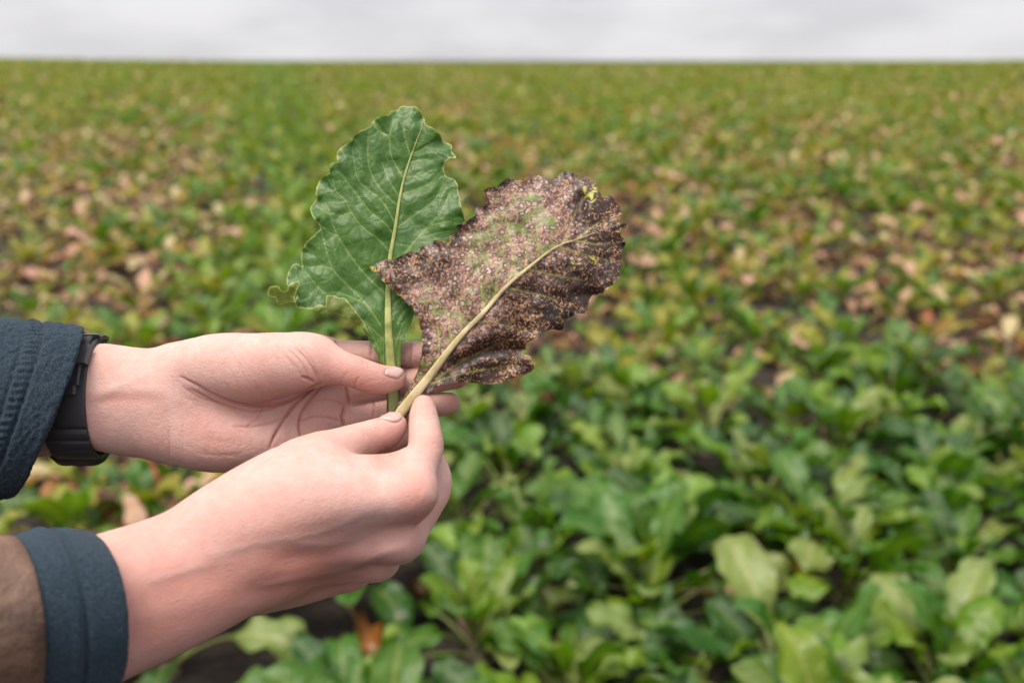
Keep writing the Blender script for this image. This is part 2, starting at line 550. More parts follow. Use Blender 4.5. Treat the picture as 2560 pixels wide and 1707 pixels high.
# ------------------------------------------------------------------ beet leaves and plants
TINTS = {                                   # blade colour, midrib colour
    'deep': ((0.022, 0.074, 0.004), (0.14, 0.18, 0.04)),
    'green': ((0.048, 0.132, 0.005), (0.21, 0.26, 0.06)),
    'fresh': ((0.125, 0.22, 0.008), (0.28, 0.32, 0.08)),
    'pale': ((0.17, 0.23, 0.05), (0.34, 0.35, 0.14)),  # brighter blades, a glint of light put into the leaf colour
    'lime': ((0.22, 0.215, 0.010), (0.32, 0.30, 0.07)),
    'olive': ((0.15, 0.135, 0.010), (0.24, 0.22, 0.05)),
    'yellow': ((0.42, 0.29, 0.015), (0.45, 0.36, 0.08)),
    'tan': ((0.54, 0.32, 0.215), (0.54, 0.35, 0.24)),
    'straw': ((0.50, 0.41, 0.20), (0.45, 0.38, 0.2)),
    'rust': ((0.30, 0.10, 0.022), (0.30, 0.14, 0.05)),
    'maroon': ((0.10, 0.034, 0.026), (0.14, 0.06, 0.04)),
    'brown': ((0.13, 0.062, 0.040), (0.17, 0.09, 0.06)),
}
def leaf_shape(rng, elev, pet, L, W, nx=13, ny=18, dead=False):
    """one beet leaf growing from the origin outwards along +Y; returns verts, faces, rib weight"""
    ns = 6
    bend = rng.uniform(0.5, 1.7) * (1.0 if not dead else 1.3)
    tot = pet + L
    S = np.concatenate((np.linspace(0, pet, ns), pet + np.linspace(0, 1, ny)[1:] * L))
    e = math.radians(elev) - bend * (S / tot) ** 2.2
    ds = np.diff(S, prepend=0)
    Yc = np.cumsum(np.cos(e) * ds); Zc = np.cumsum(np.sin(e) * ds)
    sway = rng.uniform(-0.25, 0.25)
    Xc = sway * (S / tot) ** 2 * tot * 0.6
    twist = rng.uniform(-0.7, 0.7) * (S / tot) ** 1.5
    V, F, R = [], [], []
    def frame(i):
        nrm = np.array((0, -math.sin(e[i]), math.cos(e[i]))); side = np.array((1.0, 0, 0))
        c, s = math.cos(twist[i]), math.sin(twist[i])
        return side * c + nrm * s, nrm * c - side * s
    # stalk
    for i in range(ns):
        sd, nm = frame(i)
        w = 0.0080 * (1.15 - 0.55 * S[i] / pet)
        c = np.array((Xc[i], Yc[i], Zc[i]))
        for a, b in ((-1, 0.2), (0, -0.7), (1, 0.2), (0, 0.5)):
            V.append(c + sd * a * w + nm * b * w); R.append(1.0)
    for i in range(ns - 1):
        for j in range(4):
            a, b = i * 4 + j, i * 4 + (j + 1) % 4
            F.append((a, b, b + 4, a + 4))
    # blade
    o = len(V)
    ph, fr, am = rng.uniform(0, 6.3), rng.uniform(9, 15), rng.uniform(0.14, 0.30) * (1.8 if dead else 1)
    sd_ = rng.randint(1000)
    tx = np.array([[r / (ny - 1) * L, (2 * q / (nx - 1) - 1) * W, sd_] for r in range(ny) for q in range(nx)])
    crk = 0.0075 * vnoise(tx, 1 / 0.034, 3) + 0.0045 * vnoise(tx, 1 / 0.016, 4)
    cup = rng.uniform(-0.1, 0.45) * (2.5 if dead else 1)
    for r in range(ny):
        t = r / (ny - 1)
        i = ns - 1 + r
        sd, nm = frame(i)
        w = W * (math.sin(math.pi * (0.05 + 0.94 * t ** 0.9)) ** 0.62) * (0.66 + 0.46 * t)
        c = np.array((Xc[i], Yc[i], Zc[i]))
        for q in range(nx):
            x = 2 * q / (nx - 1) - 1
            ww = w * (1 + 14.0 * crk[r * nx + q] * x * x + 0.045 * math.sin(fr * t * 2.1 + ph + (1.7 if x > 0 else 0)) * abs(x))
            h = cup * x * x * w + am * W * (x * x) * math.sin(fr * t + ph + (2.0 if x > 0 else 0)) + crk[r * nx + q] * min(1.0, 4 * t + 0.2) * (0.4 + abs(x)) * (1.6 if dead else 1.0)
            V.append(c + sd * x * ww * math.cos(cup * abs(x)) + nm * h)
            R.append(max(0.0, 1 - abs(x) * (nx - 1) / 2 * 1.35) * (1 - 0.5 * t))
    for r in range(ny - 1):
        for q in range(nx - 1):
            a = o + r * nx + q
            F.append((a, a + 1, a + nx + 1, a + nx))
    return np.array(V), F, np.array(R)

_rl = np.random.RandomState(5)
SHAPES = {'inner': [], 'middle': [], 'outer': [], 'dead': []}
for _k in range(5):
    SHAPES['inner'].append(leaf_shape(_rl, _rl.uniform(72, 86), _rl.uniform(0.09, 0.15), _rl.uniform(0.12, 0.17), _rl.uniform(0.036, 0.052)))
    SHAPES['middle'].append(leaf_shape(_rl, _rl.uniform(54, 72), _rl.uniform(0.13, 0.20), _rl.uniform(0.14, 0.20), _rl.uniform(0.044, 0.060)))
    SHAPES['outer'].append(leaf_shape(_rl, _rl.uniform(30, 52), _rl.uniform(0.15, 0.22), _rl.uniform(0.14, 0.19), _rl.uniform(0.043, 0.058)))
    SHAPES['dead'].append(leaf_shape(_rl, _rl.uniform(12, 40), _rl.uniform(0.10, 0.18), _rl.uniform(0.11, 0.16), _rl.uniform(0.035, 0.05), dead=True))

def tinted(R, tint, jit=1.0):
    a, b = np.array(TINTS[tint][0]) * jit, np.array(TINTS[tint][1])
    return a + (b - a) * (R[:, None] ** 1.3) * 0.95

LEAF_MESH = {}
def leaf_mesh(kind, i, tint):
    key = (kind, i, tint)
    if key not in LEAF_MESH:
        V, F, R = SHAPES[kind][i]
        LEAF_MESH[key] = mesh_from('beet_leaf_%s_%s_%d' % (kind, tint, i), V, F, [M_CROP], attrs={'tint': tinted(R, tint)})
    return LEAF_MESH[key]

PALETTE = {      # how the leaves of a plant are coloured, by the state of the plant
    'healthy': (['green'] * 6 + ['deep'] * 5 + ['fresh'] * 3 + ['pale'] * 2, ['fresh', 'green', 'fresh', 'pale'], ['rust', 'deep', 'tan', 'yellow', 'brown', 'brown']),
    'mixed': (['green'] * 3 + ['fresh'] * 5 + ['lime'] * 4 + ['olive'] * 2 + ['pale', 'straw', 'tan', 'deep', 'deep'], ['fresh', 'green', 'lime'], ['tan', 'brown', 'tan', 'straw', 'straw', 'rust']),
    'blighted': (['green', 'lime', 'deep', 'fresh', 'tan', 'straw', 'tan', 'lime', 'brown', 'tan', 'rust'], ['fresh', 'green', 'lime'], ['tan', 'maroon', 'tan', 'brown', 'rust', 'tan', 'maroon']),
    'far': (['lime'] * 5 + ['fresh'] * 4 + ['olive'] * 4 + ['green'] * 2 + ['straw'], ['fresh', 'lime'], ['tan', 'olive', 'lime', 'rust']),
    'dead': (['tan', 'brown', 'straw', 'olive', 'lime'], ['fresh', 'lime'], ['tan', 'brown', 'maroon', 'brown', 'maroon', 'rust', 'tan', 'straw']),
    'lane': (['green'] * 2 + ['fresh'] * 8 + ['lime'] * 2, ['fresh', 'green'], ['green', 'fresh']),
}
def plant_recipe(rng, state):
    """leaves of one plant: (kind, shape, tint, azimuth, tilt, scale)"""
    mids, inn, dead = PALETTE[state]
    n_in, n_mid, n_out, n_dead = {'healthy': (4, 7, 7, 2), 'mixed': (4, 5, 4, 4), 'blighted': (3, 4, 4, 6), 'dead': (1, 2, 2, 8), 'lane': (4, 5, 5, 0), 'far': (4, 5, 4, 2)}[state]
    out = []
    az = rng.uniform(0, 6.28)
    for kind, n, pal in (('inner', n_in, inn), ('middle', n_mid, mids), ('outer', n_out, mids), ('dead', n_dead, dead)):
        for _ in range(n):
            az += 2.4 + rng.uniform(-0.3, 0.3)
            out.append((kind, rng.randint(5), pal[rng.randint(len(pal))], az, rng.uniform(-0.15, 0.15), rng.uniform(0.8, 1.15)))
    return out

def merged_plant(name, recipe):
    V, F, C = [], [], []
    o = 0
    for kind, i, tint, az, tilt, sc in recipe:
        v, f, R = SHAPES[kind][i]
        m = np.array(Matrix.Rotation(az, 3, 'Z') @ Matrix.Rotation(tilt, 3, 'X')) * sc
        V.append(v @ m.T); C.append(tinted(R, tint)); F += [tuple(q + o for q in x) for x in f]; o += len(v)
    return mesh_from(name, np.concatenate(V), F, [M_CROP], attrs={'tint': np.concatenate(C)})

def root_mesh():
    V, F = [], []
    prof = ((0.001, 0.042), (0.014, 0.040), (0.026, 0.030), (0.036, 0.012), (0.040, -0.012), (0.036, -0.04))
    for r, z in prof:
        for j in range(10):
            a = j * 0.6283
            q = r * (1 + 0.08 * math.sin(3 * a + z * 90))
            V.append((q * math.cos(a), q * math.sin(a), z))
    for i in range(len(prof) - 1):
        for j in range(10):
            a, b = i * 10 + j, i * 10 + (j + 1) % 10
            F.append((a, a + 10, b + 10, b))
    return mesh_from('beet_root', V, F, [simple_mat('beet_root', (0.20, 0.15, 0.10), 0.8, 0.4, 60, 0.5, 200)])
ROOT_MESH = root_mesh()

_rp = np.random.RandomState(77)
STATES = ('healthy', 'mixed', 'blighted', 'lane', 'dead', 'far')
VARIANTS = {s: [merged_plant('beet_plant_%s_%d' % (s, i), plant_recipe(_rp, s)) for i in range(6)] for s in STATES}

def lane_x(y): return -0.2377 * y + 0.245
def state_prob(x, y):
    """(healthy, blighted) likelihood over the field: a green lane, a green patch near the camera, blight elsewhere"""
    P = np.stack((x, y), 1)
    n = vnoise(P, 0.55, 41) * 0.45 + vnoise(P, 1.7, 42) * 0.55
    lane = np.clip(1.5 - np.abs(x - lane_x(y)) / (0.42 + 0.019 * y) + 0.25 * n, 0, 1)
    patch = np.clip((4.5 + 0.55 * n - y) / 0.6, 0, 1) * np.clip((x + 0.30 + 0.12 * y + 0.2 * n) / 0.4, 0, 1)
    corner = np.clip((y - 3.0 - (2.35 - x) * 1.2) / 0.5, 0, 1) * np.clip((y - 2.6), 0, 1)
    patch = patch * (1 - 0.8 * corner)
    h = patch
    far = np.clip((y - 9) / 18, 0, 1)
    bl = np.clip(0.74 + 1.4 * n - 0.40 * far, 0.03, 0.97)
    return h, bl, lane

def field_points():
    rng = np.random.RandomState(9)
    dr = np.array((-0.2377, 1.0)); dr /= np.linalg.norm(dr)
    pr = np.array((dr[1], -dr[0]))
    pts = []
    for r in range(-90, 91):
        a = np.arange(-8, 70, 0.22)
        a = a + rng.uniform(-0.06, 0.06, len(a))
        b = r * 0.44 + 0.12 + rng.uniform(-0.15, 0.15, len(a))
        p = a[:, None] * dr + b[:, None] * pr
        pts.append(p[rng.rand(len(p)) > np.where(p[:, 1] < 1.9, 0.03, np.where(p[:, 1] < 4.5, 0.09, 0.06))])
    p = np.concatenate(pts)
    keep = (p[:, 1] > 0.95) & (np.abs(p[:, 0]) < np.minimum(1.15 * p[:, 1] + 2.0, 0.62 * p[:, 1] + 9.0)) & (p[:, 1] < 56)
    return p[keep], rng

def build_field():
    P, rng = field_points()
    x, y = P[:, 0], P[:, 1]
    h, bl, ln = state_prob(x, y)
    r1, r2 = rng.rand(len(P)), rng.rand(len(P))
    st = np.where(r1 < h, 0, np.where(rng.rand(len(P)) < ln, 3, np.where(r2 < bl, np.where(rng.rand(len(P)) < np.clip((bl - 0.58) * 2.2, 0, 0.75), 4, 2), 1)))
    st = np.where((st == 1) & (rng.rand(len(P)) < np.clip((y - 9) / 12, 0, 0.9)), 5, st)
    st = np.where((y < 2.4) & (st != 2) & (st != 4), 0, st)
    Z = ground_z(x, y) - 0.01
    sc = 0.88 * rng.uniform(0.76, 1.22, len(P)) * (1 + 0.04 * np.clip((3.2 - y) / 0.8, 0, 1)) * np.where(st == 0, 1.12, np.where(st == 1, 0.95, np.where(st == 2, 0.85, np.where(st == 4, 0.8, 0.95))))
    sc = sc * np.where(st == 3, 1 - 0.22 * np.clip((y - 6) / 20, 0, 1), 1)
    rot = rng.uniform(0, 6.28, len(P))
    # which plants the picture shows
    dep = y * math.cos(PITCH) - (Z + 0.15 - 1.5) * math.sin(PITCH)
    up = y * math.sin(PITCH) + (Z + 0.15 - 1.5) * math.cos(PITCH)
    u = 1280 + x / dep * FPX; v = 853.5 - up / dep * FPX
    half = 0.25 / dep * FPX
    seen = (u > -half) & (u < 2560 + half) & (v < 1707 + half)
    order = np.argsort(np.where(seen, y, 1e9))
    own = order[:300]
    LEAFY = 3.9
    zone_names = {
        ('healthy', 0): 'broad leaved green beet plant in the dense near patch below the brown leaf',
        ('healthy', 1): 'large leaved green beet plant at the far edge of the dense near patch',
        ('lane', 0): 'bright green beet plant behind the hands at the start of the green lane',
        ('lane', 1): 'green beet plant growing along the bright green lane through the field',
        ('mixed', 0): 'green beet plant with a few dry lower leaves close to the camera',
        ('mixed', 1): 'part withered beet plant in the mottled middle rows of the field',
        ('dead', 0): 'dead brown beet plant with dry leaves flat on the soil near the camera',
        ('dead', 1): 'dead brown beet plant collapsed in a bare patch of the middle rows',
        ('blighted', 0): 'withered beet plant with tan and brown leaves close to the camera',
        ('blighted', 1): 'blighted beet plant with tan dead leaves in the middle rows of the field',
    }
    near_label = {}
    bands = ((1.0, 1.95, 'the nearest'), (1.95, 2.45, 'the second nearest'), (2.45, 2.95, 'the third nearest'), (2.95, 3.45, 'the fourth nearest'), (3.45, LEAFY, 'the fifth nearest'))
    words = 'first second third fourth fifth sixth seventh eighth ninth tenth eleventh twelfth thirteenth fourteenth fifteenth sixteenth seventeenth eighteenth nineteenth twentieth'.split()
    zone_names[('far', 1)] = zone_names[('mixed', 1)]; zone_names[('far', 0)] = zone_names[('mixed', 0)]
    looks = {'far': 'green but partly yellowing', 'healthy': 'broad leaved green', 'mixed': 'green but partly yellowing', 'blighted': 'withered brown and tan', 'dead': 'dead and dried up', 'lane': 'bright green'}
    for lo_, hi_, nm in bands:
        row = sorted((k for k in own if lo_ <= y[k] < hi_), key=lambda k: u[k])
        for i, k in enumerate(row):
            place = words[i] + ' from the left edge' if i < 20 else words[min(19, len(row) - 1 - i)] + ' from the right edge'
            near_label[k] = '%s beet plant, %s in %s row' % (looks[STATES[st[k]]], place, nm)
    for k in own:
        s = STATES[st[k]]
        near = y[k] < LEAFY
        z = 0 if near else 1
        label = near_label.get(k, zone_names[(s, z)])
        loc = (x[k], y[k], Z[k])
        if near:
            root = empty('beet_plant', loc)
            root.rotation_euler = (0, 0, rot[k]); root.scale = (sc[k],) * 3
            for kind, i, tint, az, tilt, s2 in plant_recipe(rng, s):
                o = link('leaf', leaf_mesh(kind, i, tint), root)
                o.rotation_euler = (tilt, 0, az); o.scale = (s2,) * 3
            link('root', ROOT_MESH, root)
        else:
            root = link('beet_plant', VARIANTS[s][rng.randint(6)], None, loc)
            root.rotation_euler = (0, 0, rot[k]); root.scale = (sc[k],) * 3
        tag(root, label, 'beet plant', zone_names[(s, z)].replace('beet plant', 'beet plants'))
    rest = np.ones(len(P), bool); rest[own] = False
    rest = np.where(rest)[0]
    # the rest of the crop reads as one mass
    lib = bpy.data.collections.new('crop_library')
    names = []
    for si, s in enumerate(STATES):
        for i, me in enumerate(VARIANTS[s]):
            o = bpy.data.objects.new('crop_%d_%d' % (si, i), me)
            lib.objects.link(o)
    me = bpy.data.meshes.new('beet_crop')
    co = np.stack((x[rest], y[rest], Z[rest]), 1)
    me.from_pydata(co.tolist(), [], [])
    at = me.attributes.new('pick', 'INT', 'POINT'); at.data.foreach_set('value', (st[rest] * 6 + rng.randint(0, 6, len(rest))).astype(np.int32))
    at = me.attributes.new('turn', 'FLOAT', 'POINT'); at.data.foreach_set('value', rot[rest].astype(np.float32))
    at = me.attributes.new('size', 'FLOAT', 'POINT'); at.data.foreach_set('value', sc[rest].astype(np.float32))
    me.materials.append(M_CROP)
    o = link('beet_crop', me)
    tag(o, 'mottled green and brown beet crop stretching to the horizon', 'crop', kind='stuff')
    ng = bpy.data.node_groups.new('crop_scatter', 'GeometryNodeTree')
    ng.interface.new_socket('Geometry', in_out='INPUT', socket_type='NodeSocketGeometry')
    ng.interface.new_socket('Geometry', in_out='OUTPUT', socket_type='NodeSocketGeometry')
    n = ng.nodes.new
    gi, go = n('NodeGroupInput'), n('NodeGroupOutput')
    ci = n('GeometryNodeCollectionInfo'); ci.inputs['Collection'].default_value = lib
    ci.inputs['Separate Children'].default_value = True; ci.inputs['Reset Children'].default_value = True
    ip = n('GeometryNodeInstanceOnPoints'); ip.inputs['Pick Instance'].default_value = True
    def named(nm, ty):
        a = n('GeometryNodeInputNamedAttribute'); a.data_type = ty; a.inputs['Name'].default_value = nm; return a.outputs[0]
    cx = n('ShaderNodeCombineXYZ')
    lk = ng.links.new
    lk(named('turn', 'FLOAT'), cx.inputs[2])
    lk(gi.outputs[0], ip.inputs['Points']); lk(ci.outputs[0], ip.inputs['Instance'])
    lk(named('pick', 'INT'), ip.inputs['Instance Index'])
    lk(cx.outputs[0], ip.inputs['Rotation']); lk(named('size', 'FLOAT'), ip.inputs['Scale'])
    lk(ip.outputs[0], go.inputs[0])
    md = o.modifiers.new('scatter', 'NODES'); md.node_group = ng
build_field()
# ------------------------------------------------------------------ the person: two forearms with hands
class Field:
    """signed distance volume (millimetres) built from tapered, flattened, splined limbs"""
    def __init__(s, lo, hi, h):
        s.h = h
        s.lo = np.array(lo, float)
        s.n = np.ceil((np.array(hi) - s.lo) / h).astype(int) + 1
        s.F = np.full(s.n, 30.0, np.float32)
        s.ax = [s.lo[k] + np.arange(s.n[k]) * h for k in range(3)]
    def block(s, lo, hi):
        a = np.clip(np.floor((lo - s.lo) / s.h).astype(int), 0, s.n)
        b = np.clip(np.ceil((hi - s.lo) / s.h).astype(int) + 1, 0, s.n)
        return tuple(slice(a[k], b[k]) for k in range(3))
    def limb(s, pts, flat=1.0, axis=(0, 0, 1), sub=5, margin=14.0):
        """pts: (u, v, depth, radius); flat scales the radius along axis; returns (block, field)"""
        pts = catmull(np.asarray(pts, float), sub) if len(pts) > 2 else catmull(pts, 2)
        c = locs(pts[:, 0], pts[:, 1], pts[:, 2]); r = pts[:, 3]
        lo = (c - r[:, None]).min(0) - margin; hi = (c + r[:, None]).max(0) + margin
        bl = s.block(lo, hi)
        n = np.array(axis, float); n /= np.linalg.norm(n)
        g = 1.0 / flat - 1.0
        c2 = c + (g * (c @ n))[:, None] * n
        best = np.full([q.stop - q.start for q in bl], 30.0, np.float32)
        for i in range(len(c) - 1):
            rr = max(r[i], r[i + 1]) + margin
            sb = s.block(np.minimum(c[i], c[i + 1]) - rr, np.maximum(c[i], c[i + 1]) + rr)
            ib = tuple(slice(max(0, sb[k].start - bl[k].start), max(0, min(sb[k].stop, bl[k].stop) - bl[k].start)) for k in range(3))
            X, Y, Z = [(s.ax[k][bl[k]][ib[k]] - 0.0).astype(np.float32).reshape([-1 if q == k else 1 for q in range(3)]) for k in range(3)]
            dn = g * (X * n[0] + Y * n[1] + Z * n[2]) if g else 0.0
            d = c2[i + 1] - c2[i]; l2 = max(float(d @ d), 1e-6)
            qx, qy, qz = X + dn * n[0] - c2[i][0], Y + dn * n[1] - c2[i][1], Z + dn * n[2] - c2[i][2]
            t = np.clip((qx * d[0] + qy * d[1] + qz * d[2]) * (1 / l2), 0, 1).astype(np.float32)
            dist = np.sqrt((qx - t * d[0]) ** 2 + (qy - t * d[1]) ** 2 + (qz - t * d[2]) ** 2) - (r[i] + (r[i + 1] - r[i]) * t)
            best[ib] = np.minimum(best[ib], dist)
        return bl, best * (0.5 * (1 + min(flat, 1.0)))
    @staticmethod
    def smin(a, b, k):
        h = np.maximum(k - np.abs(a - b), 0) / k
        return np.minimum(a, b) - h * h * k * 0.25
    def add(s, k, *a, **kw):
        bl, f = s.limb(*a, **kw)
        s.F[bl] = s.smin(s.F[bl], f, k)
    def union_fingers(s, fingers):
        base = s.F.copy()
        for k, pts, kw in fingers:
            bl, f = s.limb(pts, **kw)
            s.F[bl] = np.minimum(s.F[bl], s.smin(base[bl], f, k))
    def surface(s, smooth=2):
        F = s.F
        ins = F < 0
        n = np.array(F.shape) - 1
        acc = np.zeros((*n, 3), np.float32); cnt = np.zeros(n, np.float32)
        corners = [(i, j, k) for i in (0, 1) for j in (0, 1) for k in (0, 1)]
        sl = lambda c: tuple(slice(c[q], c[q] + n[q]) for q in range(3))
        for a in corners:
            for ax in range(3):
                if a[ax] == 0:
                    b = list(a); b[ax] = 1
                    fa, fb = F[sl(a)], F[sl(b)]
                    cr = (fa < 0) != (fb < 0)
                    t = np.where(cr, fa / np.where(cr, fa - fb, 1), 0)
                    for q in range(3):
                        acc[..., q] += np.where(cr, a[q] + (t if q == ax else 0), 0)
                    cnt += cr
        act = cnt > 0
        ids = np.full(n, -1, np.int64); ids[act] = np.arange(act.sum())
        idx = np.argwhere(act)
        V = (idx + acc[act] / cnt[act][:, None]) * s.h + s.lo
        quads = []
        for ax in range(3):
            o1, o2 = [(1, 2), (2, 0), (0, 1)][ax]
            sa = [slice(0, None)] * 3; sb = [slice(0, None)] * 3
            sa[ax] = slice(0, -1); sb[ax] = slice(1, None)
            A, B = ins[tuple(sa)], ins[tuple(sb)]
            for flip in (False, True):
                e = np.argwhere(A & ~B if not flip else ~A & B)
                e = e[(e[:, o1] > 0) & (e[:, o2] > 0) & (e[:, o1] < n[o1]) & (e[:, o2] < n[o2])]
                def cell(d1, d2):
                    q = e.copy(); q[:, o1] -= d1; q[:, o2] -= d2
                    return ids[q[:, 0], q[:, 1], q[:, 2]]
                f = np.stack((cell(1, 1), cell(0, 1), cell(0, 0), cell(1, 0)), 1)
                quads.append(f[:, ::-1] if flip else f)
        Q = np.concatenate(quads)
        Q = Q[(Q >= 0).all(1)]
        E = np.concatenate((Q[:, :2], Q[:, 1:3], Q[:, 2:], Q[:, [3, 0]]))
        lab = np.arange(len(V))            # keep only the main piece
        while True:
            nl = lab.copy()
            np.minimum.at(nl, E[:, 0], lab[E[:, 1]]); np.minimum.at(nl, E[:, 1], lab[E[:, 0]])
            nl = nl[nl]; nl = nl[nl]
            if (nl == lab).all(): break
            lab = nl
        main = np.bincount(lab).argmax()
        keep = lab == main
        if not keep.all():
            re = np.cumsum(keep) - 1
            Q = re[Q[keep[Q[:, 0]]]]; E = re[E[keep[E[:, 0]]]]; V = V[keep]
        for _ in range(smooth):
            S = np.zeros_like(V); C = np.zeros(len(V))
            for q in range(3):
                S[:, q] = np.bincount(E[:, 0], V[E[:, 1], q], len(V)) + np.bincount(E[:, 1], V[E[:, 0], q], len(V))
            C = np.bincount(E[:, 0], minlength=len(V)) + np.bincount(E[:, 1], minlength=len(V))
            V = 0.5 * V + 0.5 * S / np.maximum(C, 1)[:, None]
        return V, Q

def vnormals(V, Q):
    fn = np.cross(V[Q[:, 2]] - V[Q[:, 0]], V[Q[:, 3]] - V[Q[:, 1]])
    N = np.zeros_like(V)
    for k in range(4):
        for q in range(3):
            N[:, q] += np.bincount(Q[:, k], fn[:, q], len(V))
    return N / np.maximum(np.linalg.norm(N, axis=1), 1e-9)[:, None]

def z1(*p): return [(x / 2.904, 760 + y / 2.904) for x, y in p]
def z2(*p): return [(500 + x / 2.904, 780 + y / 2.904) for x, y in p]
def z4(*p): return [(500 + x / 2.904, 950 + y / 2.904) for x, y in p]

def crease(V, N, lines, red, wscale=0.62):
    """press fold lines into the skin (or raise tendons where depth is negative)"""
    u, v = proj(V)
    P = np.stack((u, v), 1)
    D = -V[:, 2]
    view = -V / np.linalg.norm(V, axis=1)[:, None]
    face = np.clip(((N * view).sum(1) - 0.02) * 4, 0, 1)
    off = np.zeros(len(V))
    for poly, depth, width, dmin, dmax in lines:
        poly = catmull(poly, 6) if len(poly) > 2 else np.array(poly, float)
        width = width * wscale
        dist, t = seg_dist(P, poly, width * 4)
        w = np.exp(-(dist / width) ** 2) * np.clip(np.minimum(t, 1 - t) * 5 + 0.25, 0, 1)
        w *= face * (D > dmin) * (D < dmax)
        off -= depth * w * (1.6 if depth > 0.4 and width < 5 else 1.0)
        if depth > 0:
            red += np.clip(depth, 0, 0.8) * 1.1 * np.exp(-(dist / (width * 1.0)) ** 2) * face * (D > dmin) * (D < dmax)
    return off

def nail_part(name, poly, bvh, root, arm, free_line, lift=0.55, bulge=0.35):
    """a fingernail plate lying on the skin: rays through its outline find the finger"""
    loop = resample(catmull(poly, 5, closed=True), 2.2, closed=True)
    lo, hi = loop.min(0), loop.max(0)
    g = np.stack(np.meshgrid(np.arange(lo[0], hi[0], 2.6), np.arange(lo[1], hi[1], 2.6)), -1).reshape(-1, 2)
    pts = [Vector(p) for p in loop] + [Vector(p) for p in g]
    n = len(loop)
    vs_, es, fs, ov, oe, of = geometry.delaunay_2d_cdt(pts, [(i, (i + 1) % n) for i in range(n)], [], 1, 1e-4)
    P = np.array([tuple(p) for p in vs_])
    dist, _ = seg_dist(P, np.vstack((loop, loop[:1])))
    out = np.zeros((len(P), 3)); ok = np.zeros(len(P), bool)
    for i, p in enumerate(P):
        d = Vector(loc_mm(p[0], p[1], 1.0)).normalized()
        h = bvh.ray_cast(Vector((0, 0, 0)), d)
        if h[0] is not None and h[3] < 560:
            nn = h[1] if h[1].dot(d) < 0 else -h[1]
            out[i] = np.array(h[0] + nn * (lift * min(1, dist[i] / 4) + 0.12)) - np.array(d) * 0
            ok[i] = True
    for i in np.where(~ok)[0]:
        j = np.where(ok)[0][np.argmin(np.linalg.norm(P[ok] - P[i], axis=1))]
        out[i] = locs(P[i, 0], P[i, 1], -out[j, 2] + 0.8)
    fd, _ = seg_dist(P, free_line)
    free = np.clip(1.2 - fd / 3.2, 0, 1) * 0.8
    F = [f if (np.cross(out[f[1]] - out[f[0]], out[f[2]] - out[f[0]]) @ -out[f[0]]) > 0 else f[::-1] for f in fs]
    o = world_part(name, out, F, [M_NAIL], root, arm, attrs={'free': free})
    sm = o.modifiers.new('thickness', 'SOLIDIFY'); sm.thickness = 0.0005; sm.offset = -1
    return o

PERSON = empty('person', (-0.62, 0.50, 0.0))
tag(PERSON, 'outstretched bare hands and sleeved forearms of a person reaching in', 'person')

